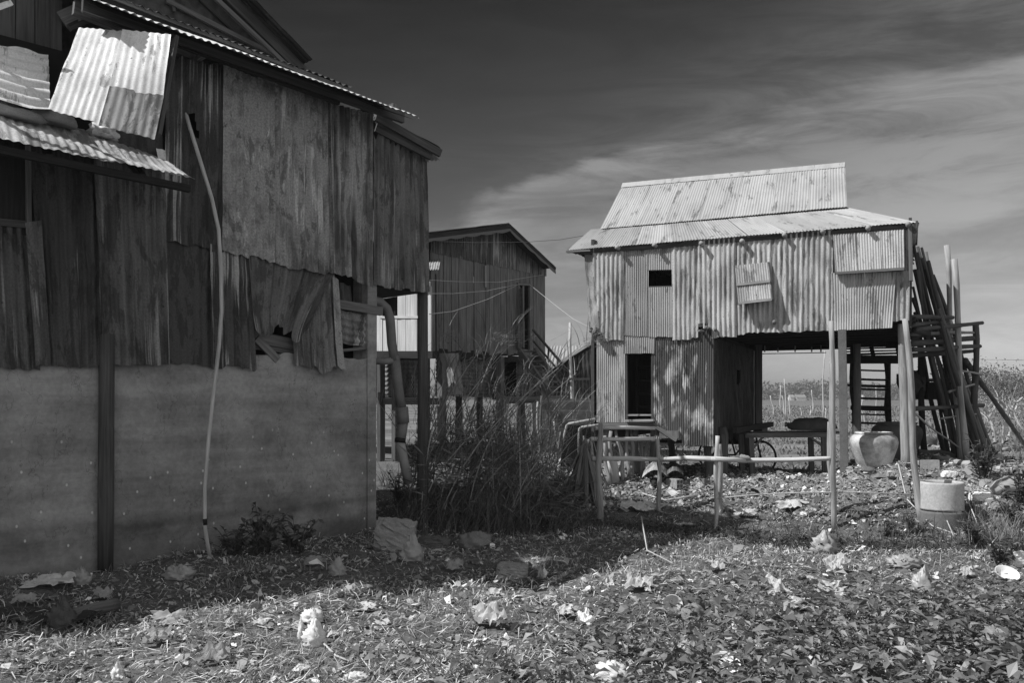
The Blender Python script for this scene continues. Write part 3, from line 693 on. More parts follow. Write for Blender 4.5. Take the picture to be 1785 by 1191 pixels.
# joist ends poking through the sheets
def joist_cluster(px, py, s, n_):
    for k in range(n_):
        a = pr(px+random.uniform(-12, 12)*s, py+random.uniform(-4, 5)*s, .18); b = a+NB*.5+RH.d*random.uniform(-.1, .1)
        MB().tube([b, a+RH.d*random.uniform(-.05, .05)], random.uniform(.018, .032), 7, True, .15).build('joist_end', W_mid, HR)
joist_cluster(1036, 574, 1, 5); joist_cluster(1231, 574, 1, 5); joist_cluster(1354, 560, .4, 1)
# floor, joists, inner walls that keep the rooms dark
zF = 2.64
MB().obox(RH.at(-.05, -1.95, zF+.03), RH.d, RH.n, up, 2.30, 1.9, .03).build('upper_floor', W_blk, HR)
for k in range(6):
    MB().beam(RH.at(-2.3, -.3-.62*k, zF-.06), RH.at(2.2, -.3-.62*k, zF-.05), .06, .10).build('floor_joist', W_blk, HR)
for u_ in (-2.35, -.5, 2.1):
    MB().beam(RH.at(u_, -.3, zF-.14), RH.at(u_, -3.8, zF-.13), .08, .08).build('floor_beam', W_blk, HR)
def inner(u0, u1, o0, o1, z0, z1, name='inner_wall', m=SHADE_IN):
    MB().obox(RH.at((u0+u1)/2, (o0+o1)/2, (z0+z1)/2), RH.d, RH.n, up, abs(u1-u0)/2, abs(o1-o0)/2, abs(z1-z0)/2).build(name, m, HR)
inner(-2.35, 2.2, -3.85, -3.8, 2.5, 4.1, 'back_wall', W_blk); inner(-2.40, -2.35, -3.85, -.02, .9, 4.1, 'side_wall', W_drk); inner(2.16, 2.2, -3.85, -.02, 2.55, 4.05, 'side_wall', W_drk)
inner(-2.35, -.55, -3.85, -3.8, .7, 2.5, 'back_wall', SHADE_IN); inner(-2.35, -.5, -3.8, -.05, 1.16, 1.2, 'room_floor', W_blk)
def room_things():
    for k in range(4):
        z = 1.45+.22*k; MB().beam(RH.at(-1.95, -1.1, z), RH.at(-1.4, -1.0, z-.03), .04, .04).build('shelf_pole', W_drk, HR)
    for u_ in (-1.95, -1.45): MB().beam(RH.at(u_, -1.05, 1.2), RH.at(u_, -1.05, 2.4), .04, .04).build('shelf_pole', W_drk, HR)
room_things()
# passage wall running back under the house
pA, pB = pr(1245, 590, -.02), pr(1245, 780, -.02)
Yb = pA[1]+2.9; bA, bB = dp(1313, 610, Yb), dp(1313, 742, Yb)
c_ = corr([pA, bA, bB, pB], pitch=.076, amp=.012, dent=.012, rag_b=.12, keep=lambda u, v, su, sv: ~((abs(u-.56) < .05) & (abs(v-.36) < .085)))
c_.build('passage_wall', tin('tin dark passage', .055, .03, .5, .085, .25), HR)
MB().beam(dp(1314, 612, Yb), dp(1314, 745, Yb), .035, .035, V3(0, 1, 0)).build('back_post', W_pole, HR)
MB().beam(dp(1322, 600, Yb+.02), dp(1322, 760, Yb+.02), .115, .10, V3(0, 1, 0)).build('back_post', W_mid, HR)
MB().beam(dp(1305, 607, Yb+.1), dp(1470, 603, Yb+.1), .08, .12).build('back_beam', W_blk, HR)
for x, h in ((1333, 10), (1356, 6), (1386, 11), (1415, 8), (1431, 12)):
    MB().beam(dp(x, 613-h, Yb), dp(x, 614, Yb), .02, .02).build('peg', W_pole, HR)
MB().tube([dp(1326, 617, Yb+.1), dp(1390, 616, Yb+.1), dp(1440, 615, Yb+.1)], .008, 6).build('cross_wire', W_pole, HR)
# stilts and posts
def stilt(px0, py0, px1, py1, Y, r, m=W_pole, nm='stilt'):
    a, b = dp(px0, py0, Y), dp(px1, py1, Y); b[2] = min(b[2], float(gh(b[0], b[1]))-.05)
    return MB().pole(a, b, r, r*1.1, 8, .012).build(nm, m, HR)
q = pr(1468, 700, .0)
MB().beam(dp(1468, 575, q[1]-.05), V3(dp(1472, 815, q[1]-.05)[0], q[1]-.05, .45), .105, .11, RH.n).build('square_post', rock('concrete post', .19, .12, 7), HR)  # concrete darkened to stand for the tall pole's shadow on it
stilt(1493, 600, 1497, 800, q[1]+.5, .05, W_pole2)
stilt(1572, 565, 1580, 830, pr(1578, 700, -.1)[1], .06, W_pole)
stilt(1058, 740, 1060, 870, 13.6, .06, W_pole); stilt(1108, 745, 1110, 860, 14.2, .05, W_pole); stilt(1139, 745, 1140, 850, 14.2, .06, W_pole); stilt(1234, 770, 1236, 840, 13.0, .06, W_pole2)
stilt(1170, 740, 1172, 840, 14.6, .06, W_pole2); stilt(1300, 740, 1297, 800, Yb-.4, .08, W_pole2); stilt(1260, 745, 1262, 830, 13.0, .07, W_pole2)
MB().beam(pr(1045, 742, -.04), pr(1142, 742, -.04), .10, .10).build('sill_beam', W_mid, HR)
MB().beam(pr(1090, 734, .06), pr(1140, 733, .06), .09, .035).build('door_sill', W_pole, HR)
MB().beam(pr(1094, 724, .05), pr(1136, 724, .05), .05, .025).build('door_sill', W_pole, HR)
MB().beam(pr(1138, 740, .03), pr(1180, 768, .03), .05, .075, RH.n).build('brace', W_mid, HR)
inner(-1.28, -.98, .0, .05, .98, 1.09, 'foot_board', W_mid)
for k in range(4):
    MB().beam(RH.at(-1.35+.38*k, -.3, 1.1), RH.at(-1.25+.38*k, -3.6, 1.1), .07, .09).build('room_joist', W_blk, HR)
# slatted opening, beam and ladder at the back of the porch
Yl = 14.6
MB().beam(dp(1470, 627, Yl), dp(1572, 627, Yl), .10, .14).build('porch_beam', W_blk, HR)
for k in range(9):
    y = 588+4.9*k
    MB().beam(dp(1476, y+1, Yl+.12), dp(1572, y-1.5, Yl+.12), .02, .025 if k % 3 else .035).build('slat', W_blk, HR)
for x0, x1 in ((1484, 1486), (1514, 1523), (1560, 1568)): MB().beam(dp(x0, 583, Yl+.15), dp(x1, 624, Yl+.15), .05, .06, (0, 1, 0)).build('slat_stud', W_blk, HR)
MB().beam(dp(1545, 600, Yl+.1), dp(1566, 600, Yl+.1), .04, .12).build('slat_board', W_blk, HR)
LAD = thing('bamboo_ladder', (dp(1520, 760, Yl)[0], Yl, .55), 'dark ladder of thin rungs at the back of the porch behind the big jar', 'ladder')
for x0, x1 in ((1487, 1492), (1546, 1552)): MB().pole(dp(x0, 630, Yl), dp(x1, 790, Yl), .05, .055, 7, .01).build('rail', W_blk, LAD)
for k, (y, r) in enumerate(((646, .016), (662, .02), (673, .024), (679, .018), (695, .02), (712, .045), (723, .014), (738, .02))):
    MB().tube([dp(1484 if k != 2 else 1478, y-1, Yl-.03), dp(1520, y+.4, Yl-.03), dp(1552, y+1, Yl-.03)], r, 7, True, .1).build('rung', W_blk, LAD)

# ---- rail fence in front
def pole_thing(name, a, b, r0, r1, label, cat, group, m, n=8, wob=.012):
    o = MB().pole(a, b, r0, r1, n, wob).build(name, m, origin=b if b[2] < a[2] else a)
    return tag(o, label, cat, group)
def post(px0, py0, px1, py1, r0, r1, label, m=W_pole, lean=0., cat='post', name='fence_post', group='posts of the pole fence', wob=.024):
    b = gpt(px1, py1); a = dp(px0, py0, b[1]+lean); b2 = b-V3(0, 0, .08)
    return pole_thing(name, a, b2, r0, r1, label, cat, group, m, 11, wob)
post(1046, 738, 1045, 908, .038, .045, 'leftmost thick fence post below the left corner of the zinc house')
post(1146, 765, 1150, 893, .028, .034, 'fence post with its foot in rubble below the zinc house doorway')
post(1253, 775, 1257, 896, .034, .042, 'shorter half of the crossed pair of fence posts below the blotched sheets')
post(1251, 760, 1246, 922, .026, .03, 'thin pale pole of the crossed pair of fence posts', W_pale)
post(1448, 560, 1455, 921, .032, .041, 'tall bent pole rising in front of the square concrete post', W_pole, name='prop_pole', cat='pole', group='tall props before the porch')
post(1446, 736, 1453, 900, .028, .04, 'short forked stick lashed to the tall bent pole', W_pole, -.06, name='prop_pole', cat='pole', group='tall props before the porch')
post(1577, 556, 1606, 906, .034, .044, 'tall smooth pole leaning against the right corner of the zinc house beside the concrete ring', W_pole, name='prop_pole', cat='pole', group='tall props before the porch')
def rail(pts, r, label, m=W_pale):
    o = MB().tube([dp(*q) for q in pts], r, 9, True, .12).build('fence_rail', m, origin=dp(*pts[0])); return tag(o, label, 'rail', 'rails of the pole fence')
y1 = gpt(1045, 905)[1]-.06; y2 = gpt(1150, 890)[1]-.06; y3 = gpt(1249, 920)[1]-.06; y4 = gpt(1455, 918)[1]-.06
rail([(1037, 747, y1), (1090, 746, (y1+y2)/2), (1141, 747, y2)], [.026, .025, .022], 'topmost short rail of the pole fence under the zinc doorway')
rail([(1030, 766, y1), (1080, 766, (y1+y2)/2), (1142, 765, y2)], [.03, .028, .026], 'middle short rail of the pole fence')
rail([(1032, 800, y1), (1100, 800, (y1+y2)/2), (1150, 802, y2), (1200, 799, (y2+y3)/2), (1252, 801, y3-.03), (1300, 803, y3-.05)], [.032, .033, .032, .036, .034, .03], 'lowest long rail, left length, ending at the crossed posts')
rail([(1240, 801, y3), (1300, 803, y3), (1380, 802, (y3+y4)/2), (1440, 800, y4), (1453, 799, y4)], [.028, .03, .03, .027, .026], 'lowest long rail, right length, in front of the bench')
wire([dp(1252, 869, y3), dp(1330, 862, y3), dp(1410, 859, y4), dp(1500, 859, y4), dp(1600, 863, y4-.1)], .008, 'low_rope', 'thin pale rope strung low between the fence posts', 'rope', ROPE)
q = dp(1299, 798, y3-.05); tag(blob(q, .075, .03, .03, 61, (1, -.3, -.3), flat=False).build('knotted_rag', SACK, origin=q), 'pale knotted rag tied round the long fence rail', 'rag')
# ---------------------------------------------------------------- plank house in the middle
P_gr = wood('planks weathered', .26, .08, 26, .9, spread=.14); P_lt = wood('planks sunlit', .62, .40, 22, .9)  # planks sunlit: sunshine put into a paler plank colour
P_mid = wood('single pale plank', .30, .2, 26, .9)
HM = thing('plank_house', V3(*MH.at(-2, -1, 0)), 'dark weathered plank house on stilts with a gable wall and outside stairs', 'house')
pm = MH.pt
def planks(top, bot, x0s, x1s, w, o, mat, jitter=.02, name='plank_wall', parent=HM, plane=MH, zj=.05, door=None):
    """upright boards between two sloping lines, one wall; the boards differ a little in depth"""
    ua, ub = plane.u(plane.pt(*top[0], o)), plane.u(plane.pt(*top[1], o))
    za, zb = plane.pt(*top[0], o)[2], plane.pt(*top[1], o)[2]; ca, cb = plane.pt(*bot[0], o)[2], plane.pt(*bot[1], o)[2]
    b = MB(); u = ua
    while u < ub:
        w_ = w*random.uniform(.75, 1.3); e = min(u+w_, ub); t = ((u+e)/2-ua)/(ub-ua)
        zt_, zb_ = za+(zb-za)*t, ca+(cb-ca)*t+random.uniform(-zj, zj)
        oo = o+random.uniform(-jitter, jitter)
        segs = [(zb_, zt_)]
        if door and door[0] < (u+e)/2 < door[1]: segs = [(zb_, door[2]), (door[3], zt_)]
        for z0, z1 in segs:
            if z1-z0 > .02: b.obox(plane.at((u+e)/2, oo, (z0+z1)/2), plane.d, plane.n, up, (e-u)/2-.004, .012, (z1-z0)/2)
        u = e
    return b.build(name, mat, parent)
dL, dR = MH.u(pm(904, 550)), MH.u(pm(923, 550)); dz0, dz1 = pm(913, 609)[2], pm(913, 496)[2]
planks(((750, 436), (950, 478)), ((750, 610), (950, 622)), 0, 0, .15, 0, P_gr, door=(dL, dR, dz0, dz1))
MB().beam(pm(846.5, 463, .03), pm(846.8, 501, .03), .09, .02, MH.n).build('pale_plank', P_mid, HM)
MB().beam(pm(884, 492, .03), pm(886, 620, .03), .07, .03, MH.n).build('plank_batten', W_mid, HM)
MB().beam(pm(761, 478, .03), pm(762, 612, .03), .05, .03, MH.n).build('plank_batten', W_mid, HM)
MB().obox(MH.at((dL+dR)/2, -.5, (dz0+dz1)/2), MH.d, MH.n, up, (dR-dL)/2+.1, .3, (dz1-dz0)/2+.1).build('doorway', SHADE_IN, HM)  # near-black block stands in for the dark room behind the door
MB().beam(pm(903, 496, .03), pm(903, 610, .03), .08, .06, MH.n).build('door_frame', W_mid, HM)
MB().beam(pm(923.5, 498, .03), pm(923.5, 612, .03), .08, .06, MH.n).build('door_frame', W_mid, HM)
MB().beam(pm(901, 495, .03), pm(926, 497, .03), .08, .06).build('door_frame', W_mid, HM)
sh = MB(); a_, b_ = pm(905, 500, .05), pm(912, 606, .25)
for k in range(26):
    z = a_[2]+(b_[2]-a_[2])*(.04+.6*k/25); sh.beam(V3(*pm(905, 550, .05)[:2], z), V3(*pm(912, 550, .25)[:2], z), .012, .028)
sh.beam(V3(*pm(905, 550, .05)[:2], a_[2]), V3(*pm(905, 550, .05)[:2], b_[2]), .05, .04, MH.n); sh.beam(V3(*pm(912, 550, .25)[:2], a_[2]), V3(*pm(912, 550, .25)[:2], b_[2]), .05, .04, MH.n)
sh.beam(V3(*pm(908.5, 550, .15)[:2], b_[2]), V3(*pm(908.5, 550, .15)[:2], b_[2]+.75), .3, .03, MH.n)
sh.build('louvre_shutter', W_mid, HM)
MB().obox(MH.at(-2.55, -7.5, 4.2), MH.d, MH.n, up, 2.5, .04, 1.4).build('back_wall', W_drk, HM)
MB().obox(MH.at(-.04, -3.8, 4.0), MH.d, MH.n, up, .03, 3.7, 1.15).build('end_wall', W_drk, HM)
MB().obox(MH.at(-5.05, -3.8, 4.0), MH.d, MH.n, up, .03, 3.7, 1.15).build('end_wall', W_drk, HM)
MB().obox(MH.at(-2.55, -3.8, 2.92), MH.d, MH.n, up, 2.5, 3.7, .04).build('floor', W_blk, HM)
MB().obox(MH.at(-2.55, -4.5, 2.2), MH.d, MH.n, up, 2.5, .04, .62).build('back_skirting', W_drk, HM)
# gable cladding
def gable_m():
    up_, us = [], np.linspace(MH.u(pm(749, 430)), MH.u(pm(951, 470)), 60); uc = MH.u(pm(886, 430)); za = pm(886, 392)[2]
    kL = (za-pm(751, 414)[2])/(uc-MH.u(pm(751, 414))); kR = (za-pm(950, 462)[2])/(MH.u(pm(950, 462))-uc)
    for nm, s_, mt in (('gable_sheet', us <= MH.u(pm(855, 430))+.1, T_drk), ('gable_sheet', us >= MH.u(pm(855, 430)), T_mid)):
        uu = us[s_]; tz = np.where(uu < uc, za-(uc-uu)*kL, za-(uu-uc)*kR)
        l0, l1 = pm(751, 436), pm(948, 478); t = (uu-MH.u(l0))/(MH.u(l1)-MH.u(l0)); bz = l0[2]+(l1[2]-l0[2])*t-.06
        tz = np.maximum(tz, bz+.02)
        n_ = 260; ui = np.linspace(uu[0], uu[-1], n_); ti = np.interp(ui, uu, tz); bi = np.interp(ui, uu, bz)
        off = .03+.008*np.sin(ui*2*math.pi/.1)
        rows = [MH.P+ui[:, None]*MH.d+off[:, None]*MH.n+(ti*(1-k)+bi*k)[:, None]*V3(0, 0, 1) for k in np.linspace(0, 1, 6)]
        UV = np.stack([np.stack([ui, ti*(1-k)+bi*k], -1) for k in np.linspace(0, 1, 6)])
        MB().grid(np.stack(rows), UV).build(nm, mt, HM)
gable_m()
# roof of the plank house
rp, re, rl = pm(888, 389, .45), pm(968, 464, .45), pm(738, 406, .45)
back_ = -MH.n*8
corr([rp, rp+back_, re+back_, re], pitch=.1, amp=.014, dv=.4).build('roof_slope', S_roof2, HM)
corr([rp+back_, rp, rl, rl+back_], pitch=.1, amp=.014, dv=.4).build('roof_slope', S_roof2, HM)
MB().grid(np.array([[rp-up*.05, rp+back_-up*.05], [re-up*.05, re+back_-up*.05]]), np.zeros((2, 2, 2))).build('roof_lining', W_blk, HM)
MB().grid(np.array([[rp-up*.05, rp+back_-up*.05], [rl-up*.05, rl+back_-up*.05]]), np.zeros((2, 2, 2))).build('roof_lining', W_blk, HM)
MB().beam(rp-up*.1, re-up*.1, .03, .13, up).build('barge_board', W_blk, HM); MB().beam(rp-up*.1, rl-up*.1, .03, .13, up).build('barge_board', W_blk, HM)
for e_ in (re, rl):
    n_ = 60; ts = np.linspace(0, 1, n_); p_ = rp+(e_-rp)*ts[:, None]-up*.15; L_ = np.linalg.norm(e_-rp)
    lo = p_-up*(.06+.035*np.abs(np.sin(ts*L_*5)))[:, None]
    MB().grid(np.stack([p_+MH.n*.02, lo+MH.n*.02]), np.zeros((2, n_, 2)), False).build('scalloped_trim', W_mid, HM)
# lower storey: sheet skirting, posts, tank sheet
planks(((750, 615), (952, 624)), ((750, 625), (952, 634)), 0, 0, 3, -.1, W_blk, 0, 'floor_beam', zj=0)
def Mq(q, o): return [pm(x, y, o) for x, y in q]
corr(Mq([(760, 624), (868, 630), (868, 694), (760, 690)], -.3), horiz=True, pitch=.1, amp=.014, dv=.3).build('skirting_sheet', T_mid, HM)
corr(Mq([(900, 630), (952, 634), (950, 694), (900, 692)], -.3), horiz=True, pitch=.1, amp=.014, dv=.3).build('skirting_sheet', T_mid, HM)
MB().obox((pm(870, 630, -.6)+pm(900, 690, -.6))/2, MH.d, MH.n, up, .7, .03, .6).build('lower_door_shade', SHADE_IN, HM)  # near-black panel stands in for the shade in the lower opening
for x in (770, 872, 944): 
    a = pm(x, 622, -.1); MB().beam(a, V3(a[0], a[1], -.1), .16, .16, MH.n).build('stilt', W_mid, HM)
for x in (800, 836, 910): 
    a = pm(x, 640, -2.2); MB().beam(a, V3(a[0], a[1], -.1), .14, .14, MH.n).build('stilt', W_drk, HM)
# the sunlit wing on its left
AN = Plane(tuple(dp(700, HY, 19.3)[:2])+(0,), (.70, -.714, 0), (-.714, -.70, 0))
HA = thing('plank_wing', AN.at(0, -1, 0), 'sunlit pale plank wing with a dark square window seen past the pillar', 'house')
def an(x, y, o=0): return AN.pt(x, y, o)
wz0, wz1 = an(680, 552)[2], an(680, 519)[2]
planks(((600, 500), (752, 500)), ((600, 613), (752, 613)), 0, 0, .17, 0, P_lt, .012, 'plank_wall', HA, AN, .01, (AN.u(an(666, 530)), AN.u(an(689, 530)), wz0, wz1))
MB().obox((an(666, 519, -.3)+an(689, 552, -.3))/2, AN.d, AN.n, up, .4, .1, .5).build('window_dark', SHADE_IN, HA)  # near-black block stands in for the dark behind the window
MB().beam(an(663, 553, .02), an(740, 553, .02), .04, .05).build('window_sill', P_lt, HA)
MB().beam(an(590, 618, .0), an(760, 619, .0), .2, .16).build('floor_beam', W_blk, HA)
corr([an(590, 628, -1.1), an(732, 628, -1.1), an(732, 692, -1.1), an(590, 692, -1.1)], horiz=True, pitch=.12, amp=.015, dv=.3).build('skirting_sheet', T_mid, HA)
MB().beam(an(600, 700, -1.0), an(760, 700, -1.0), .2, .16).build('floor_beam', W_drk, HA)
for x in (640, 664, 690, 742): MB().beam(an(x, 610, -.9), V3(*an(x, 610, -.9)[:2], -.1), .15, .15, AN.n).build('stilt', W_drk, HA)
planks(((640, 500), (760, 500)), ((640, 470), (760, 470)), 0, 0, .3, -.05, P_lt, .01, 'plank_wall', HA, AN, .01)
corr([an(590, 440, -4), an(770, 440, -4), an(765, 470, .4), an(590, 470, .4)], pitch=.1, amp=.012, dv=.4).build('roof_slope', S_roof2, HA)
# curved sheet water butt under the planks
a = dp(786, 690, 20.3); tk = thing('sheet_tank', V3(a[0], a[1], .9), 'pale bent sheet leaning like a chute under the plank wall', 'sheet metal')
def chute():
    n_, m_ = 14, 10; G = np.zeros((n_, m_, 3))
    for i in range(n_):
        t = i/(n_-1); y = 616+72*t; xl = 763+20*math.sin(t*1.5); xr = 800+8*t
        for j in range(m_):
            s_ = j/(m_-1); G[i, j] = dp(xl+(xr-xl)*s_, y, 20.3-.35*math.sin(math.pi*s_)-.4*t)
    return MB().grid(G, np.stack(np.meshgrid(np.linspace(0, 1, m_), np.linspace(0, 1.2, n_)), -1))
chute().build('bent_sheet', tin('sheet pale dull', .34, .24, .45), tk)
# outside stairs with a landing
ST = thing('outside_stairs', V3(dp(960, 690, 22)[0], 22, 1.5), 'steep wooden stairs with a thin handrail leading up to the plank house door', 'stairs')
Y0, Y1 = 23.2, 21.6
for (xa, xb) in (((905, 612), (963, 693)), ((931, 612), (990, 693))):
    MB().beam(dp(*xa, Y0), dp(*xb, Y1), .07, .2, up).build('stringer', W_mid, ST)
for k in range(9):
    t = (k+.3)/9; Y = Y0+(Y1-Y0)*t
    a = dp(905+58*t, 610+80*t, Y); b_ = dp(933+58*t, 610+80*t, Y); MB().beam(a, b_, .22, .04).build('tread', W_mid, ST)
hr = [dp(929, 575, Y0), dp(992, 649, Y1)]; MB().beam(hr[0], hr[1], .05, .05).build('handrail', W_drk, ST)
MB().beam(dp(929, 594, Y0), dp(992, 668, Y1), .04, .04).build('handrail', W_drk, ST)
for x, y0_, y1_, t in ((956, 607, 632, .42), (984, 640, 690, .93)): MB().beam(dp(x, y0_, Y0+(Y1-Y0)*t), dp(x, y1_, Y0+(Y1-Y0)*t), .05, .05).build('baluster', W_drk, ST)
PLT = thing('raised_platform', V3(dp(940, 700, 21.3)[0], 21.3, 0), 'rough pole platform at the foot of the outside stairs', 'platform')
for k in range(9):
    MB().pole(dp(880+random.uniform(-20, 20), 697+random.uniform(-3, 3), 20.8+.15*k), dp(990+random.uniform(-6, 6), 695+random.uniform(-3, 3), 20.8+.15*k), .06, .05, 5, .03).build('deck_pole', W_mid, PLT)
for x in (905, 948, 958, 985): MB().pole(dp(x, 698, 21), V3(*dp(x, 698, 21)[:2], -.1), .05, .06, 5, .02).build('stilt', W_mid, PLT)
# dark shed and the block wall
SD = Plane(tuple(dp(1000, HY, 27)[:2])+(0,), (.98, -.199, 0), (-.199, -.98, 0))
HS = thing('dark_shed', SD.at(0, -1, 0), 'dark metal shed with a bright roof edge between the plank house and the zinc house', 'shed')
sp = SD.pt
def shed_wall():
    xs = np.linspace(956, 1075, 200); top = np.maximum(0, 642-(xs-958)*.615); ui = np.array([SD.u(sp(x, 660)) for x in xs])
    rows = []
    for k in np.linspace(0, 1, 5): rows.append(np.array([sp(x, t_*(1-k)+698*k, .012*math.sin(u_*2*math.pi/.12)) for x, t_, u_ in zip(xs, top, ui)]))
    return MB().grid(np.stack(rows), np.stack([np.stack([ui, np.full(200, -k*3)], -1) for k in np.linspace(0, 1, 5)]))
shed_wall().build('shed_wall', T_mid, HS)
a, b_ = sp(952, 646, .3), sp(1080, 565, .3)
corr([b_-SD.n*5, b_, a, a-SD.n*5], pitch=.1, amp=.012, dv=.4).build('shed_roof', S_roof, HS)
MB().beam(a-up*.02, b_-up*.02, .03, .1, up).build('roof_edge', P_lt, HS); MB().beam(a-up*.12-SD.n*.05, b_-up*.12-SD.n*.05, .03, .10, up).build('verge_board', W_blk, HS)
MB().beam(sp(958, 700, -.1), sp(1060, 700, -.1), .2, .1).build('sill_beam', W_blk, HS)
for x in (962, 1000, 1013, 1040): MB().beam(sp(x, 694, -.1), V3(*sp(x, 694, -.1)[:2], -.1), .16, .16, SD.n).build('stilt', P_mid if x == 1013 else W_drk, HS)
a, b_, c2 = dp(955, 603, 31), dp(1010, 603, 31), dp(1018, 640, 29.5)
HS2 = thing('grey_roof_hut', V3(a[0], 31, 0), 'low grey corrugated hut roof half hidden behind the dark shed', 'hut')
corr([a, b_+V3(.4, 0, 0), c2+V3(.4, 0, 0), dp(945, 640, 29.5)], pitch=.12, amp=.015, dv=.4).build('hut_roof', S_roof2, HS2)
MB().obox(V3(a[0]+.6, 31, 1.2), (1, 0, 0), (0, 1, 0), up, 1.2, 1.0, 1.3).build('hut_wall', T_mid, HS2)
BLK_M, tb = newm('block wall')
uvn = tb.n('ShaderNodeTexCoord').outputs['UV']
br = tb.n('ShaderNodeTexBrick', {'Vector': uvn, 'Color1': (.13, .13, .13, 1), 'Color2': (.17, .17, .17, 1), 'Mortar': (.27, .27, .27, 1), 'Scale': 1.0, 'Mortar Size': .012, 'Brick Width': .8, 'Row Height': .2})
fin(BLK_M, tb, tb.math('MULTIPLY', tb.n('ShaderNodeSeparateColor', {'Color': br.outputs['Color']}).outputs[0], tb.mapr(tb.noise(uvn, 5, 5), .3, .7, .75, 1.2)), .9, .2, br.outputs['Fac'], .4, .01)
YB = 18.6; a, b_ = dp(935, 700, YB), dp(1062, 700, YB)
bw = MB().obox(V3((a[0]+b_[0])/2, YB, .72), (1, 0, 0), (0, 1, 0), up, (b_[0]-a[0])/2, .1, .85).build('block_wall', BLK_M, origin=V3((a[0]+b_[0])/2, YB, 0))
tag(bw, 'grey concrete block wall below the dark shed', 'wall')
tag(MB().pole(dp(995, 562, 20.5), dp(995, 693, 20.5)-V3(0, 0, 1.65), .035, .05, 8, .03).build('crooked_pole', W_pale, origin=dp(995, 693, 20.5)-V3(0, 0, 1.6)), 'thin pale crooked pole standing alone against the dark shed', 'pole')
PFR = thing('rail_gate', V3(dp(1031, 700, 19.2)[0], 19.2, 0), 'dark handrail frame between the stairs and the zinc house', 'railing')
MB().beam(dp(986, 661, 20.5), dp(1034, 661, 19.2), .05, .05).build('top_rail', W_blk, PFR); MB().beam(dp(1031, 653, 19.2), V3(*dp(1031, 653, 19.2)[:2], -.05), .09, .09, (0, 1, 0)).build('post', W_blk, PFR)
# dark board, bent pipes and dry palm leaves left of the zinc house
Yd = 14.2
tag(MB().grid(np.array([[dp(984, 742, Yd), dp(1046, 740, Yd+.1)], [dp(972, 850, Yd-.2), dp(1050, 850, Yd)]]), np.array([[[0, 0], [1, 0]], [[0, 1], [1, 1]]], float)).build('dark_board', W_blk, origin=dp(1010, 850, Yd)), 'dark board leaning left of the zinc house under the bent pipes', 'board')
PIPE = rock('galvanised pipe', .42, .25, 20, .6, .2)
o_ = MB().tube([dp(974, 800, 13.7), dp(980, 775, 13.7), dp(988, 742, 13.7), dp(992, 739, 13.7), dp(1010, 736, 13.5), dp(1038, 731, 13.3)], .022, 8).build('bent_pipe', PIPE, origin=dp(974, 800, 13.7)); tag(o_, 'upper bent metal pipe running to the left edge of the zinc house', 'pipe', 'bent pipes left of the zinc house')
o_ = MB().tube([dp(1009, 810, 13.3), dp(1009, 760, 13.3), dp(1010, 748, 13.3), dp(1014, 745, 13.3), dp(1044, 741, 13)], .02, 8).build('bent_pipe', PIPE, origin=dp(1009, 810, 13.3)); tag(o_, 'lower bent metal pipe with an upright leg beside the dry palm leaves', 'pipe', 'bent pipes left of the zinc house')

# ---- under and around the stilt house
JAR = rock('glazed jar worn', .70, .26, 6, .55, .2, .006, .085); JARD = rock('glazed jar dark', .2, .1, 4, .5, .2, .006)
def jar(px, py, w, h, m, label, Y=None):
    b = gpt(px, py) if Y is None else V3((px-CX)/F*Y, Y, float(gh((px-CX)/F*Y, Y)))
    r = w/2/F*b[1]; H = h/F*b[1]
    prof = [(.0, .0), (.62, .0), (.66, .05), (.82, .3), (.96, .58), (1.0, .72), (.96, .84), (.84, .925), (.73, .945), (.77, .955), (.79, .985), (.75, 1.01), (.66, 1.01), (.62, .95), (.8, .85), (.7, .4), (0, .3)]
    o = MB().lathe([(a*r, c*H) for a, c in prof], b, 36).build('storage_jar', m, origin=b); return tag(o, label, 'jar', 'storage jars by the porch')
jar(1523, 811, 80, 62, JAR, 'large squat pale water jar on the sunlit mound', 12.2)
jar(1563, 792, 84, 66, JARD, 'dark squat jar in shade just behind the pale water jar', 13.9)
q = gpt(1509, 823); tag(blob(q+V3(0, 0, .02), .14, .09, .05, 71).build('flat_stone', rock('mossy stone', .2, .1), origin=q), 'dark flat stone lying in front of the pale water jar', 'stone')
# concrete ring of two drums
def ring(px, py0, py1, w, label, nm, m, base=None):
    b = gpt(px, 912); Y = b[1]+.05; r = w/2/F*Y; z0 = CH+(HY-py1)/F*Y; z1 = CH+(HY-py0)/F*Y; c = V3((px-CX)/F*Y, Y, 0)
    prof = [(r*.86, z0), (r, z0), (r*1.0, z0+.02), (r*.985, (z0+z1)/2), (r, z1-.02), (r*.985, z1), (r*.88, z1), (r*.87, z1-.03), (r*.86, z0)]
    o = MB().lathe(prof, c, 40).build(nm, m, origin=c+V3(0, 0, z0)); return tag(o, label, 'concrete ring', 'stacked concrete well rings')
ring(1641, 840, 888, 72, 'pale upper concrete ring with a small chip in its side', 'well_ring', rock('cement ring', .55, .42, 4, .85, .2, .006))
ring(1642, 890, 935, 77, 'darker lower concrete ring half sunk in the grass', 'well_ring', rock('cement ring damp', .2, .13, 4, .85, .2, .006))  # lower ring is a darker cement than the upper
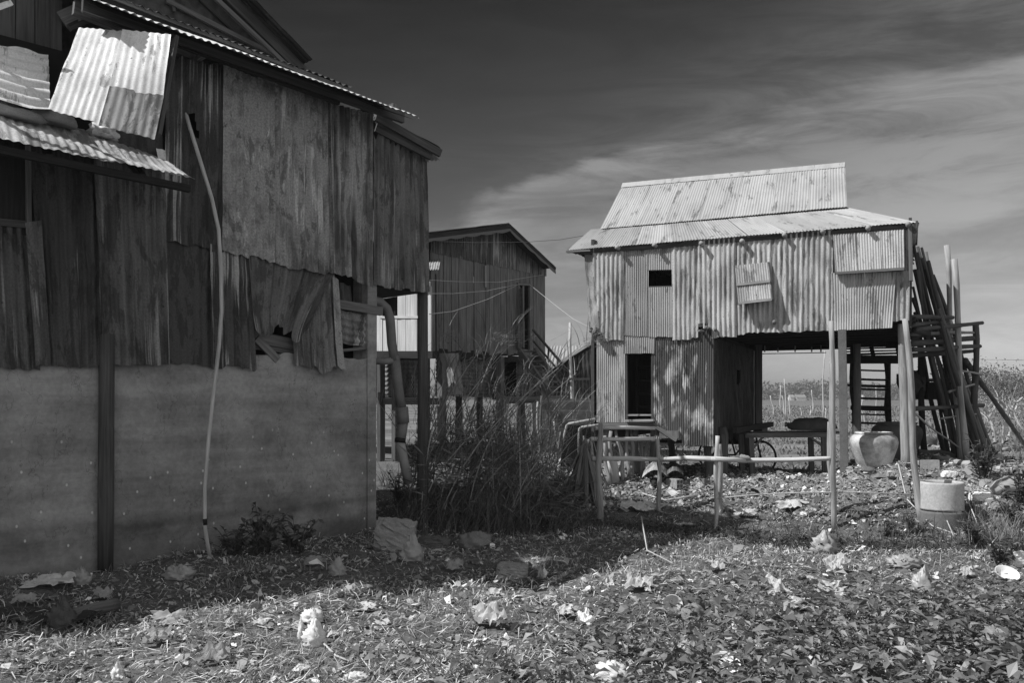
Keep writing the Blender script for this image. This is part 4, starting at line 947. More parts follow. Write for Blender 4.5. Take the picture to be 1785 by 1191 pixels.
# hollow brick and rubble near it
def hollow(px, py, w, label, ang=.4):
    q = gpt(px, py); s_ = w/F*q[1]/2; b = MB(); ax = V3(math.cos(ang), math.sin(ang), 0); ay = V3(-math.sin(ang), math.cos(ang), 0)
    T = .18*s_
    for i in (-1, 0, 1): b.obox(q+up*s_+ax*i*(s_-T/2), ax, ay, up, T/2, s_*1.6, s_)
    for k in (0, 1, 2): b.obox(q+up*(T/2+k*(s_-T/2)), ax, ay, up, s_-T*.55, s_*1.595, T/2)
    o = b.build('hollow_brick', rock('terracotta', .45, .3, 12), origin=q); return tag(o, label, 'brick', 'hollow bricks')
hollow(1620, 822, 19, 'upright hollow brick on the mound above the concrete ring', 1.2)
hollow(1176, 852, 16, 'hollow brick in the rubble below the blotched sheets', .6)
hollow(1610, 818, 14, 'small hollow brick leaning behind the larger one', .2)
# bench with bundle
Yb2 = 13.6
BN = thing('plank_bench', V3(dp(1380, 790, Yb2)[0], Yb2, float(gh(5, Yb2))), 'low slatted sleeping bench in the shade under the zinc house', 'bench')
tb_ = MB()
for k in range(6):
    tb_.beam(dp(1300+3*k, 757, Yb2)+V3(0, .13*k, 0), dp(1455, 755, Yb2)+V3(.2, .13*k, 0), .11, .025)
tb_.build('bench_top', W_mid, BN)
MB().beam(dp(1299, 760, Yb2-.03), dp(1450, 759, Yb2-.03), .03, .07, up).build('apron', W_mid, BN)
for x, x2, y in ((1309, 1312, 795), (1436, 1438, 798)):
    for dy in (0, .6):
        a = dp(x, 760, Yb2)+V3(0, dy, 0); b_ = V3(dp(x2, 795, Yb2)[0], Yb2+dy, float(gh(dp(x2, 795, Yb2)[0], Yb2+dy))-.03)
        MB().beam(a, b_, .08, .06, (0, 1, 0)).build('leg', W_mid, BN)
MB().beam(dp(1330, 762, Yb2), dp(1311, 784, Yb2), .03, .045, (0, 1, 0)).build('brace', W_mid, BN); MB().beam(dp(1412, 762, Yb2), dp(1436, 780, Yb2), .03, .045, (0, 1, 0)).build('brace', W_mid, BN)
CLOTH = rock('patterned cloth', .12, .06, 18, .95, .3, .01)
q = dp(1416, 752, Yb2+.25); q[2] = dp(1416, 752, Yb2)[2]+.06
tag(blob(q, .40, .2, .15, 81, (1, .05, 0), 22, 14, .10).build('cloth_bundle', CLOTH, origin=q), 'dark patterned cloth bundle lying on the bench', 'bundle')
q2 = dp(1398, 744, Yb2+.35); tag(blob(q2, .13, .12, .13, 82, (1, 0, 0), 16, 11, .08).build('round_sack', CLOTH, origin=q2), 'round dark sack propped behind the cloth bundle', 'sack')
bb = MB()
for k in range(3): bb.beam(dp(1371, 738+2.5*k, Yb2+.3), dp(1392, 739+2.5*k, Yb2+.3), .2, .02)
tag(bb.build('board_stack', W_drk, origin=dp(1371, 743, Yb2+.3)), 'short stack of boards sticking out left of the cloth bundle', 'boards')
# bicycle behind the bench
BK = thing('bicycle', V3(dp(1335, 790, 15.6)[0], 15.6, float(gh(4.4, 15.6))), 'dark bicycle parked behind the bench with its handlebar showing', 'bicycle')
STL = plain('bicycle black', .03, .5, .4)
zg = float(gh(4.4, 15.6))-.02; c1 = V3(dp(1322, 0, 15.6)[0], 15.45, zg+.29); c2_ = c1+V3(-.72, .65, 0)
fd = (c2_-c1)/np.linalg.norm(c2_-c1)
for nm, c in (('front_wheel', c1), ('rear_wheel', c2_)):
    w_ = MB(); pts = [c+fd*.29*math.cos(a)+up*.29*math.sin(a) for a in np.linspace(0, 2*math.pi, 25)]
    w_.tube(pts, .02, 6, False)
    for k in range(8): a = k*math.pi/8; w_.tube([c+fd*.31*math.cos(a)+up*.31*math.sin(a), c-fd*.31*math.cos(a)-up*.31*math.sin(a)], .003, 4)
    w_.build(nm, STL, BK)
hd = c1+fd*.12+up*.48; st_ = c1+fd*.62+up*.42; bbk = c1+fd*.5+up*.02
fr = MB()
for a, b_ in ((c1, hd), (hd, bbk), (hd-up*.08, st_), (st_, bbk), (bbk, c2_), (st_, c2_)): fr.tube([a, b_], .017, 7)
fr.build('frame', STL, BK)
sd_ = np.cross(fd, up); hb = MB(); h0 = hd+up*.10
hb.tube([hd, h0], .015, 7); hb.tube([h0-sd_*.3+fd*.18+up*.05, h0-sd_*.26, h0, h0+sd_*.26, h0+sd_*.3+fd*.18+up*.05], .014, 7); hb.build('handlebar', STL, BK)
blob(st_+up*.1, .13, .07, .04, 90, fd, rough=.05).build('saddle', STL, BK)
bk_ = MB().obox(h0-fd*.12-up*.1, fd, sd_, up, .08, .11, .07); bk_.build('basket', STL, BK)
# curved roofing sheet and rubble under the left part
q = dp(1148, 838, 12.6)
def arch(px0, px1, py, Y, hgt, mat, label, nm='curved_sheet', dep=.8):
    n_, m_ = 60, 30; G = np.zeros((n_, m_, 3)); a = dp(px0, py, Y); b = dp(px1, py, Y)
    for i in range(n_):
        t = i/(n_-1)
        for j in range(m_):
            s_ = j/(m_-1); rr = 1+.018*math.sin(s_*m_*1.1*2)
            G[i, j] = a+(b-a)*s_+V3(.15*t, dep*t, 0)+up*hgt*math.sin(math.pi*min(1, s_*.8+.08))*(.7+.3*t)+up*.013*math.sin(t*dep/.076*6.28)
    return tag(MB().grid(G, np.stack(np.meshgrid(np.linspace(0, 1, m_), np.linspace(0, dep, n_)), -1)).build(nm, mat, origin=a), label, 'sheet metal', 'bent sheets under the zinc house')
arch(1119, 1163, 838, 12.55, .22, S_w2, 'bowed corrugated sheet lying in the rubble under the zinc house')
arch(1160, 1192, 834, 12.75, .16, T_mid, 'smaller dark bent sheet beside the bowed sheet')
q = gpt(1071, 840); tag(MB().tube([q-up*.05, q+V3(-.02, 0, .2), q+V3(-.05, 0, .38)], [.09, .085, .075], 12, True, .05).build('pale_stump', W_pale, origin=q), 'pale thick stump standing under the left end of the zinc house', 'stump')
SKG = 'thin sticks stacked under the doorway'
for k, (x0, y0_, x1, y1_) in enumerate(((1053, 760, 1062, 832), (1066, 752, 1060, 800), (1074, 750, 1088, 805), (1092, 748, 1096, 808), (1100, 750, 1104, 800), (1118, 775, 1119, 838), (1128, 760, 1122, 815))):
    a = dp(x0, y0_, 13.2+.1*k); b_ = gpt(x1, y1_+6); b_ = V3(dp(x1, 0, 13.1+.1*k)[0], 13.1+.1*k, float(gh(dp(x1, 0, 13.1+.1*k)[0], 13.1+.1*k)))
    tag(MB().pole(a, b_, .025, .035, 6, .02).build('upright_stick', W_pole, origin=b_), 'thin pale upright stick among others under the zinc house doorway', 'stick', SKG)

# ---- drying rack of poles and the leaning bundle of logs at the right
RK = thing('pole_rack', V3(6.6, 13.2, .4), 'rough rack of lashed poles built out from the right side of the zinc house', 'rack')
for x0, y0_, x1, y1_, Ya, Yc, r in ((1556, 552, 1661, 554, 11.8, 12.8, .035), (1585, 567, 1650, 560, 12, 12.9, .035), (1595, 575, 1712, 563, 12.2, 13.1, .035), (1590, 582, 1700, 580, 12.6, 13.4, .03), (1588, 600, 1695, 590, 12.4, 13.2, .05), (1590, 610, 1708, 604, 12.3, 13.2, .04), (1588, 620, 1700, 612, 12.8, 13.6, .04), (1590, 575, 1660, 590, 12.4, 13.4, .05), (1590, 590, 1645, 572, 12.9, 13.6, .05), (1590, 713, 1714, 707, 12.5, 13.6, .035), (1655, 683, 1699, 670, 13.0, 13.3, .02), (1665, 645, 1711, 653, 13.2, 13.3, .018), (1640, 730, 1702, 722, 13.1, 13.3, .016), (1590, 717, 1680, 790, 12.5, 13.3, .015)):
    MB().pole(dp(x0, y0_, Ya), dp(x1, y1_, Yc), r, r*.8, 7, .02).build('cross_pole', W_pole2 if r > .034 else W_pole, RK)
def rk_up(x0, y0_, x1, y1_, Y, r, m=W_pole2):
    a, b_ = dp(x0, y0_, Y), dp(x1, y1_, Y); b_[2] = float(gh(b_[0], b_[1]))-.05
    MB().pole(a, b_, r, r*1.15, 9, .02).build('upright_pole', m, RK)
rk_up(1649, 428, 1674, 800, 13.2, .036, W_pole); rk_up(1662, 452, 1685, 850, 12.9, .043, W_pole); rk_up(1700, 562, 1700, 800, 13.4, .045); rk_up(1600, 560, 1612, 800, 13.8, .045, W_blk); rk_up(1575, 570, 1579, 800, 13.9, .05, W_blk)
# shelf box on the rack
cr = thing('old_crate', dp(1625, 700, 14.0), 'dark wooden crate wedged in the pole rack behind the tall smooth pole', 'crate')
MB().obox(dp(1628, 682, 14.1), (1, .1, 0), (-.1, 1, 0), up, .26, .25, .14).build('crate_body', W_blk, cr); MB().obox(dp(1630, 663, 14.1), (1, .1, 0), (-.1, 1, 0), up, .30, .28, .02).build('crate_lid', W_drk, cr)
for x in (1608, 1650): MB().beam(dp(x, 690, 13.82), dp(x, 668, 13.82), .04, .05, (0, 1, 0)).build('crate_cleat', W_drk, cr)
tag(blob(dp(1597, 668, 13.9), .16, .14, .2, 95, rough=.15, flat=False).build('hanging_sack', CLOTH, origin=dp(1597, 690, 13.9)), 'dark lumpy sack hanging behind the tall smooth pole', 'sack')
tag(MB().tube([dp(1566, 652, 14.2), dp(1567, 668, 14.2), dp(1574, 680, 14.2), dp(1577, 690, 14.2)], [.03, .045, .05, .03], 8).build('hanging_gourd', W_blk, origin=dp(1567, 652, 14.2)), 'dark long gourd hanging beside the ladder', 'gourd')
LG = 'cut logs leaning together against the zinc house'
logs = [(1592, 425, 1672, 776, 13.5), (1600, 440, 1690, 790, 13.7), (1608, 450, 1708, 792, 13.9), (1598, 455, 1700, 788, 14.1), (1612, 470, 1718, 790, 13.8), (1620, 480, 1726, 795, 13.7), (1594, 470, 1682, 780, 13.9), (1622, 500, 1735, 795, 14.0), (1630, 520, 1742, 792, 14.2), (1610, 460, 1730, 786, 14.4), (1600, 430, 1712, 780, 14.5), (1636, 540, 1724, 798, 13.4), (1592, 500, 1660, 770, 14.3), (1594, 545, 1652, 765, 14.6), (1606, 432, 1696, 785, 13.4), (1618, 455, 1703, 792, 13.3), (1640, 560, 1712, 797, 13.35), (1598, 470, 1664, 775, 13.6), (1626, 480, 1748, 793, 14.3), (1590, 520, 1676, 783, 14.0), (1612, 440, 1690, 778, 14.6)]
for k, (x0, y0_, x1, y1_, Y) in enumerate(logs):
    a = dp(x0, y0_, Y-.9); b_ = V3(dp(x1, 0, Y+.1)[0], Y+.1, 0); b_[2] = float(gh(b_[0], b_[1]))
    r = random.uniform(.030, .048)
    tag(MB().pole(a, b_, r*.62, r, 9, .022, 9).build('leaning_log', (W_pole2, W_drk, W_mid)[k % 3], origin=b_), 'rough barked log in the bundle leaning against the right side of the zinc house', 'log', LG)
a, b_ = dp(1683, 628, 13.3), gpt(1790, 782); tag(MB().pole(a, b_, .045, .055, 9, .03).build('slanting_pole', W_drk, origin=b_), 'single dark pole slanting down to the right away from the log bundle', 'pole')
LY = 'logs lying on the ground behind the concrete ring'
for k, (x0, y0_, x1, y1_) in enumerate(((1600, 775, 1672, 792), (1602, 795, 1680, 802), (1630, 808, 1695, 818), (1598, 785, 1665, 800), (1690, 800, 1740, 806), (1735, 781, 1775, 783), (1750, 787, 1800, 780))):
    a, b_ = gpt(x0, y0_)+up*.05, gpt(x1, y1_)+up*.05
    tag(MB().pole(a, b_, .06, .055, 6, .02, 9).build('fallen_log', (W_pole, W_mid)[k % 2], origin=a), 'log lying flat on the ground behind the concrete rings', 'log', LY)
q = gpt(1618, 778); tag(blob(q+up*.08, .28, .2, .22, 97, rough=.2).build('old_sack', CLOTH, origin=q), 'grey slumped sack on the ground behind the pole rack', 'sack')
q = gpt(1778, 868)
# dead stump with two hollows
DS = thing('hollow_log', q, 'pale dead log with two dark hollows at the right edge', 'log')
MB().tube([q+V3(-.34, -.02, .07), q+V3(-.25, 0, .12), q+V3(-.1, .02, .14), q+V3(.1, .06, .12), q+V3(.3, .1, .14), q+V3(.6, .2, .11)], [.05, .09, .12, .11, .13, .10], 16, True, .30).build('log_body', W_pole, DS)
for dx, dz in ((-.12, .30), (-.30, .16)):
    MB().lathe([(0, .012), (.03, .012), (.034, 0)], q+V3(dx+.08, -.10 if dz < .2 else -.05, dz-.02), 12).build('hollow', SHADE_IN, DS)  # near-black discs stand in for the shade inside the hollows
# telegraph wires
wire([dp(745, 420, 20.5), dp(830, 423, 20), dp(918, 422, 18), dp(975, 418, 16), dp(1022, 410, 14.4)], .0045, 'service_wire', 'topmost thin wire from the plank house gable to the zinc roof', 'wire', STEEL, 'service wires')
wire([dp(744, 488, 12), dp(800, 491, 15), dp(870, 492, 20), dp(947, 479, 24.5)], .0045, 'service_wire', 'nearly level wire crossing the plank wall above the shutter', 'wire', ROPE, 'service wires')
wire([dp(744, 512, 12), dp(790, 512, 15), dp(850, 507, 19), dp(902, 496, 23), dp(923, 496, 23), dp(965, 530, 18), dp(1000, 557, 15), dp(1030, 572, 13.4)], .0055, 'service_wire', 'wire sagging past the louvred door down to the zinc house corner', 'wire', ROPE, 'service wires')
wire([dp(748, 548, 12), dp(790, 543, 15), dp(850, 522, 19), dp(902, 497, 23)], .0055, 'service_wire', 'lowest wire curving up to the top of the louvred door', 'wire', ROPE, 'service wires')
wire([dp(960, 594, 20), dp(990, 578, 20), dp(997, 576, 20.4), dp(1034, 579, 16)], .004, 'service_wire', 'thin wire tied to the lone crooked pole', 'wire', ROPE, 'service wires')
wire([dp(1575, 624, 40), dp(1640, 624, 40), dp(1720, 627, 40), dp(1830, 629, 40)], .012, 'service_wire', 'distant wire over the field at the right edge', 'wire', ROPE, 'service wires')

# clutter between the thicket and the zinc house
GC = 'sticks standing in the clutter left of the zinc house'
for k, (x0, y0_, x1, Y, r) in enumerate(((938, 700, 940, 17, .03), (944, 690, 946, 16.5, .028), (958, 720, 950, 16, .022), (966, 735, 985, 15.5, .02), (978, 752, 962, 15, .02), (1000, 770, 992, 14.6, .022), (925, 715, 932, 17.4, .03), (1018, 760, 1030, 14.0, .018), (903, 705, 905, 17.8, .035), (955, 790, 1030, 14.4, .02))):
    a = dp(x0, y0_, Y); gx = dp(x1, 0, Y)[0]; b_ = V3(gx, Y, float(gh(gx, Y))-.03)
    tag(MB().pole(a, b_, r*.8, r, 8, .03, 7).build('loose_stick', (W_pole, W_mid, W_pole2)[k % 3], origin=b_), 'thin stick standing among the clutter between the reeds and the zinc house', 'stick', GC)
GP = 'boards and mats heaped left of the zinc house'
for k, (px, py, Y, w, h, t_, lab) in enumerate(((1000, 812, 14.3, .62, .34, .5, 'pale split mat slumped over the clutter beside the dry palm leaves'), (965, 800, 15.2, .5, .3, -.4, 'grey board heaped behind the reeds left of the pale mat'), (930, 792, 16.4, .7, .25, .3, 'low grey board at the foot of the block wall behind the reeds'))):
    p = dp(px, py, Y); n_ = 12; uu, vv = np.meshgrid(np.linspace(-.5, .5, 16), np.linspace(0, 1, n_))
    G = np.stack([p[0]+uu*w+vv*t_*.15, p[1]+.35*vv-.25+.02*np.sin(uu*30), p[2]-.10+vv*h*(1-.25*vv)-.12*np.abs(uu+t_*.3)+.012*np.sin(uu*44)], -1)
    tag(MB().grid(G, np.stack([uu*w, vv*h], -1)).build('heaped_mat', (W_pale, W_mid, W_mid)[k], origin=p), lab, 'debris', GP)
# ---------------------------------------------------------------- ground
def ground():
    xs = np.concatenate([np.linspace(-1600, -60, 24), np.linspace(-50, -9, 30), np.arange(-8.4, 11.01, .075), np.linspace(11.6, 60, 50), np.linspace(80, 1600, 26)])
    ys = np.concatenate([np.linspace(-120, 1.5, 16), np.arange(2.6, 19, .075), np.linspace(19.3, 60, 60), np.linspace(64, 1800, 50)])
    X, Y = np.meshgrid(xs, ys); Z = gh(X, Y)
    near = sst(30, 14, Y)*sst(-12, -8, X)*sst(14, 10, X)
    Z = Z+near*(.012*sn(801, X, Y, 3)+.010*sn(802, X, Y, 7, 8))
    n, m = X.shape; idx = np.arange(n*m).reshape(n, m)
    Fc = np.stack([idx[:-1, :-1], idx[:-1, 1:], idx[1:, 1:], idx[1:, :-1]], -1).reshape(-1, 4)
    mt, t = newm('earth and field')
    P = t.n('ShaderNodeNewGeometry').outputs['Position']
    y = t.n('ShaderNodeSeparateXYZ', {'Vector': P}).outputs[1]; z = t.n('ShaderNodeSeparateXYZ', {'Vector': P}).outputs[2]
    n1 = t.noise(P, 1.1, 5, .6); n2 = t.noise(P, 14, 6, .65); n3 = t.noise(P, 60, 3, .6)
    earth = t.math('MULTIPLY', t.lerp(t.mapr(n1, .35, .65), .10, .17), t.mapr(n2, .3, .7, .55, 1.45))
    clay = t.math('MULTIPLY', t.lerp(t.mapr(n1, .38, .62), .20, .36), t.mapr(n2, .3, .7, .5, 1.35))
    earth = t.lerp(t.mapr(z, .12, .4), earth, clay)
    rows = t.noise(t.mapping(P, scale=(.012, .14, 1)), 1.0, 5, .6); fl = t.noise(t.mapping(P, scale=(.5, 1.1, 1)), 1.0, 6, .7)
    field = t.math('MULTIPLY', t.lerp(t.mapr(rows, .4, .6), .13, .24), t.mapr(fl, .3, .7, .65, 1.35))
    earth = t.math('MULTIPLY', earth, t.mapr(z, -.11, -.03, .38, 1.0, True))   # soil darker low in the ditch
    val = t.lerp(t.mapr(y, 17, 24), earth, field)
    val = t.math('MULTIPLY', val, t.mapr(n3, .3, .7, .8, 1.2))
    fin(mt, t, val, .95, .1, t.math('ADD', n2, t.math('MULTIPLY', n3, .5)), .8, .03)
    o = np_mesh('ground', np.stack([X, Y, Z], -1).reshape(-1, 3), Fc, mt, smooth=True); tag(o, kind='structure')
ground()

ITEMS = []
# ---------------------------------------------------------------- rocks and litter, each one a thing
ST_P = rock('pale stone', .40, .22, 9, .9, .6, .02); ST_D = rock('dark stone', .16, .08, 8)
PAP = plain('paper', .5, .8, .15, .2, 10); PAPG = plain('grey paper', .32, .8, .15, .25, 10); FOAM = plain('foam white', .82, .6, .25, .04, 10); BAGG = plain('grey plastic', .36, .4, .35, .2, 10); DKP = plain('dark plastic', .03, .4, .4)
def stone(px, py, w, h, seed, label, m=ST_P, box=False, cat='stone', dep=.8, rot=0.):
    q = gpt(px, py); rx = w/2/F*q[1]; rz = h/F*q[1]; ITEMS.append((q[0], q[1], rx))
    if box:
        bm_ = blob(q+up*rz*.42, rx*1.25, rx*dep, rz*.72, seed, (math.cos(rot), math.sin(rot), .08), 36, 26, .10, False, 0., 0., False)
        A = np.array(bm_.v); c = np.array([q[0], q[1], q[2]+rz*.42]); d = A-c
        d[:, 0] = np.clip(d[:, 0], -rx*.95+.12*d[:, 2], rx*.9+.12*d[:, 2]); d[:, 2] = np.clip(d[:, 2], -rz*.55, rz*.52-.12*d[:, 0]); d[:, 1] = np.clip(d[:, 1], -rx*dep*.75+.1*d[:, 2], 9)
        d += rx*.05*np.stack([sn(seed+k, d[:, 0]*2.2/rx, (d[:, 1]+d[:, 2])*2.2/rx, 1)+.6*sn(seed+k+9, d[:, 0]*6/rx, (d[:, 1]-d[:, 2])*6/rx, 1) for k in (5, 6, 7)], -1)
        bm_.v = [tuple(p) for p in (d+c)]
    else: bm_ = blob(q+up*rz*.3, rx, rx*dep, rz*.75, seed, (math.cos(rot), math.sin(rot), 0), 30, 20, .2)
    tag(bm_.build('stone', m, origin=q), label, cat, 'stones in the yard')
def bag(px, py, w, h, seed, label, m=PLAST, peak=.0, name='plastic_bag', cat='bag', rough=.22):
    q = gpt(px, py); rx = w/2/F*q[1]; rz = h/F*q[1]; ITEMS.append((q[0], q[1], rx))
    tag(blob(q+up*rz*.28, rx*1.1, rx*.8, rz*.8, seed, (1, random.uniform(-.4, .4), 0), 30, 20, rough, True, peak, .38).build(name, m, origin=q), label, cat, 'plastic litter')
def paper(px, py, w, h, seed, label, m=PAP, name='paper_scrap', cat='paper', n=12, amp=.3):
    q = gpt(px, py); rx = .85*w/F*q[1]; hh = h/F*q[1]; ITEMS.append((q[0], q[1], rx*.5)); ry = max(rx*.7, hh)
    u, v = np.meshgrid(np.linspace(-.5, .5, n), np.linspace(-.5, .5, n)); an_ = np.arctan2(v, u); rr_ = 1+.22*np.sin(2*an_+seed)+.14*np.sin(3*an_+2*seed)+.08*np.sin(5*an_+seed); u, v = u*rr_, v*rr_; j = 0*u
    hh = min(hh, .11); fold = np.abs(sn(seed+1, u*1.1, v*1.1, .9))*hh*amp*2.0+np.abs(sn(seed+2, u*2.4, v*2, .9))*hh*amp*.7
    G = np.stack([q[0]+(u+j)*rx*(1+.3*sn(seed+3, u*0, v*4, 1)), q[1]+(v+j)*ry+.05, q[2]+.02+fold+np.clip(v+.5, 0, 1)*hh*.75], -1)
    tag(MB().grid(G, np.stack([u, v], -1), False).build(name, m, origin=q), label, cat, 'paper litter')
def shell(px, py, w, h, label, tilt=.5, m=FOAM, name='foam_bowl', cat='bowl', az=0.):
    q = gpt(px, py); r = w/2/F*q[1]; d = h/F*q[1]; ITEMS.append((q[0], q[1], r))
    b = MB().lathe([(r*.5, 0), (r*.62, -.01*0), (r*.86, d*.35), (r, d*.6), (r*1.06, d*.62), (r*.97, d*.58), (r*.8, d*.3), (r*.5, d*.06), (0, d*.06)], (0, 0, 0), 20)
    Rm = Matrix.Rotation(az, 3, 'Z') @ Matrix.Rotation(tilt, 3, 'X'); b.v = [tuple((Rm @ Vector(p))+Vector(q+up*r*.35*abs(math.sin(tilt)))) for p in b.v]
    tag(b.build(name, m, origin=q), label, cat, 'white foam litter')
stone(690, 958, 74, 55, 201, 'large squarish pale block at the right foot of the rendered wall', ST_P, True, 'block', .7)
stone(757, 960, 62, 24, 203, 'long low dark stone between the pale block and the reeds', ST_D, True)
stone(826, 958, 56, 28, 204, 'rounded pale stone at the front of the reed thicket', rock('mid stone', .27, .15, 9))
stone(893, 1008, 58, 26, 205, 'flat pale stone slab lying alone in the shaded litter', ST_P, True, 'stone', .9)
stone(625, 977, 34, 14, 206, 'dark broken brick in shade left of the pale block', ST_D, True, 'brick')
stone(1208, 1084, 40, 28, 207, 'pale round coconut husk beside a white cup', rock('husk', .33, .2, 20), False, 'husk'); stone(1204, 1064, 46, 22, 208, 'dark coconut husk behind the pale one', ST_D, False, 'husk'); stone(1262, 1062, 48, 18, 209, 'second dark husk farther right behind the pale husk', ST_D, False, 'husk')
stone(1768, 985, 38, 26, 210, 'pale slab fragment in the grass at the right edge', FOAM, True)
stone(1655, 905, 30, 12, 215, 'small dark stone at the foot of the concrete rings', ST_D)
stone(1715, 872, 50, 12, 216, 'pale flat concrete piece right of the upper concrete ring', FOAM, True); stone(1752, 888, 44, 16, 217, 'second pale concrete piece nearer the hollow log', ST_P, True)
stone(1655, 832, 26, 10, 218, 'small pale concrete lump above the concrete ring rim', FOAM, True)
stone(545, 985, 30, 14, 219, 'small pale stone in shade near the crack weed', ST_P); stone(100, 1018, 30, 18, 220, 'grey sack-like stone against the left end of the wall', ST_P)
bag(548, 1128, 42, 36, 230, 'white knotted plastic bag standing up in the sunlit straw', PLAST, .55)
bag(525, 1118, 14, 30, 231, 'narrow twisted bag handle left of the knotted white bag', PLAST, .5)
bag(545, 1086, 44, 22, 232, 'torn white bag strip just behind the knotted bag', PLAST, .2)
bag(718, 978, 40, 34, 233, 'pale grey bag sagging against the front of the big block', BAGG, .6)
bag(588, 1003, 34, 24, 234, 'grey bag in shade left of the broken brick', BAGG, .3); bag(312, 1010, 56, 22, 235, 'grey crumpled bag in the shaded litter below the post', BAGG)
bag(138, 1020, 38, 26, 236, 'grey bag against the wall left of the sunk post', BAGG, .2); bag(1607, 1040, 44, 40, 237, 'translucent grey bag standing in the creepers left of the white bowl', BAGG, .3)
bag(1200, 1155, 48, 34, 238, 'thin pale bag half under leaves near the bottom edge', BAGG, .2); bag(1437, 966, 48, 32, 239, 'grey bag pierced by a stick at the edge of the shade', BAGG, .5)
bag(1065, 1192, 64, 36, 240, 'bright crumpled white bag cut by the bottom of the picture', PLAST, .1); bag(1735, 1140, 62, 46, 241, 'large pale crumpled sack in the creepers near the bottom right corner', SACK, .1)
bag(1628, 1166, 40, 24, 242, 'pale shredded bag near the bottom below the grey bag', PLAST, .2); bag(1575, 990, 64, 20, 243, 'wide pale bag spread in the grass below the leaning pole', BAGG, .2)
bag(1420, 1188, 46, 30, 244, 'dim grey bag among creeper leaves at the bottom edge', BAGG, .1); bag(108, 1098, 46, 50, 245, 'dark slumped bag at the left edge of the sunlit litter', rock('dark bag', .14, .07, 12), .3)
bag(620, 1188, 50, 14, 246, 'white flattened bag at the bottom edge left of centre', PLAST); bag(205, 1185, 26, 22, 247, 'white scrunched wrapper at the bottom left', PLAST, .4)
paper(852, 1098, 54, 36, 260, 'crumpled pale cardboard in the sun below the stone slab', PAP, amp=.35); paper(1450, 1048, 56, 28, 261, 'pale ragged paper left of the white cup in the creepers', PAP)
paper(1358, 1044, 44, 30, 262, 'ragged white paper in the middle of the creepers', PAP); paper(1390, 1068, 56, 12, 263, 'long white paper strip below the ragged paper', PAP)
paper(1462, 1000, 44, 20, 264, 'small pale sheet in the sunlit grass below the tall bent pole', PAP); paper(1115, 1034, 46, 20, 265, 'folded pale paper in sun near the forked twig', PAP)
paper(1020, 1100, 26, 24, 266, 'upright white torn scrap right of the crumpled cardboard', FOAM); paper(1292, 1120, 20, 18, 267, 'small bright white shard in the creepers', FOAM)
paper(944, 1016, 18, 20, 268, 'small pale card standing right of the stone slab', PAPG); paper(860, 1048, 28, 12, 269, 'flat pale scrap where the shade ends', PAP); paper(790, 1000, 30, 14, 270, 'pale scrap in shade left of the stone slab', PAPG)
paper(80, 1030, 72, 16, 271, 'flattened cardboard at the foot of the wall left of the sunk post', PAP); paper(36, 1060, 40, 14, 272, 'small pale scrap in shade at the left edge', PAPG); paper(175, 1050, 34, 14, 273, 'grey scrap in the shaded litter below the sunk post', PAPG)
paper(640, 1072, 30, 10, 274, 'light scrap on the sunlit rim left of centre', PAP); paper(985, 1080, 34, 12, 275, 'thin pale scrap between the cardboard and the white scrap', PAP); paper(450, 1098, 30, 8, 276, 'narrow pale strip left of the torn bag', PAP)
paper(270, 1130, 44, 20, 277, 'crinkled brown paper in sun at the left', PAPG); paper(370, 1165, 50, 26, 278, 'creased grey paper near the bottom left', PAPG); paper(290, 1095, 60, 16, 279, 'long pale husk-like paper at the left shade edge', PAPG)
paper(1545, 1170, 34, 18, 280, 'grey torn paper among creepers at the bottom', PAPG); paper(1250, 1000, 26, 14, 281, 'little pale scrap in grass right of the forked twig', PAP); paper(1690, 1010, 26, 14, 282, 'little pale scrap left of the white bowl', PAP)
paper(1380, 890, 56, 14, 283, 'flat pale scrap on the mound behind the low rope', PAP); paper(1300, 905, 40, 12, 284, 'bright scrap at the foot of the mound right of the crossed posts', PAP); paper(1110, 895, 50, 16, 285, 'pale crumpled sheet in rubble left of the second fence post', PAP)
shell(1170, 1064, 34, 26, 'white upturned foam cup beside the coconut husks', 1.2); shell(1262, 1174, 52, 26, 'smooth white foam lid tipped in the leaves at the bottom edge', .5)
shell(1753, 1012, 38, 20, 'white oval foam bowl on the grass at the right', .5); shell(1503, 1036, 28, 26, 'white broken cup in the creepers below the bent pole', 1.1); shell(1397, 1160, 16, 30, 'slim white foam piece standing at the bottom', 1.3); shell(1630, 1012, 12, 8, 'tiny white cap right of the grey bag', .3)
for k in range(46):
    px = random.uniform(1000, 1780) if k % 4 else random.uniform(60, 1000); py = random.uniform(985, 1180)
    if k % 4 == 0: py = random.uniform(1075, 1180)
    w = random.uniform(9, 19)*(.6+.4*(py-985)/200)
    paper(px, py, w, w*.45, 400+7*k, 'tiny pale scrap trodden into the yard', (PAP, FOAM, PAPG)[k % 3], 'small_scrap', 'scrap', 6, .2)
    bpy.data.objects[COL.objects[-1].name]['group'] = 'tiny pale scraps strewn over the yard'
b0, b1 = gpt(112, 1092)+up*.06, gpt(202, 1068)+up*.06; tag(MB().pole(b0, b1, .045, .05, 7, .02, 9).build('fallen_branch', W_mid, origin=b0), 'thick broken branch lying in shade at the left', 'branch')
q = gpt(30, 1092); G = np.zeros((10, 18, 3)); 
for i in range(10):
    for j in range(18):
        G[i, j] = q+V3(-.5+.055*j, .04*i, .02+.022*abs(math.sin(j*.9+i*.5))+.012*math.sin(i*1.3+j*.4))
tag(MB().grid(G, np.zeros((10, 18, 2))).build('old_tarp', rock('dark tarp', .07, .035, 10), origin=q), 'dark rumpled cloth in the shade at the left edge', 'cloth')
tag(blob(gpt(1425, 1196)+up*.02, .10, .07, .05, 299, rough=.25).build('black_bag', DKP, origin=gpt(1195, 1190)), 'black plastic scrap at the bottom edge', 'bag') if False else None

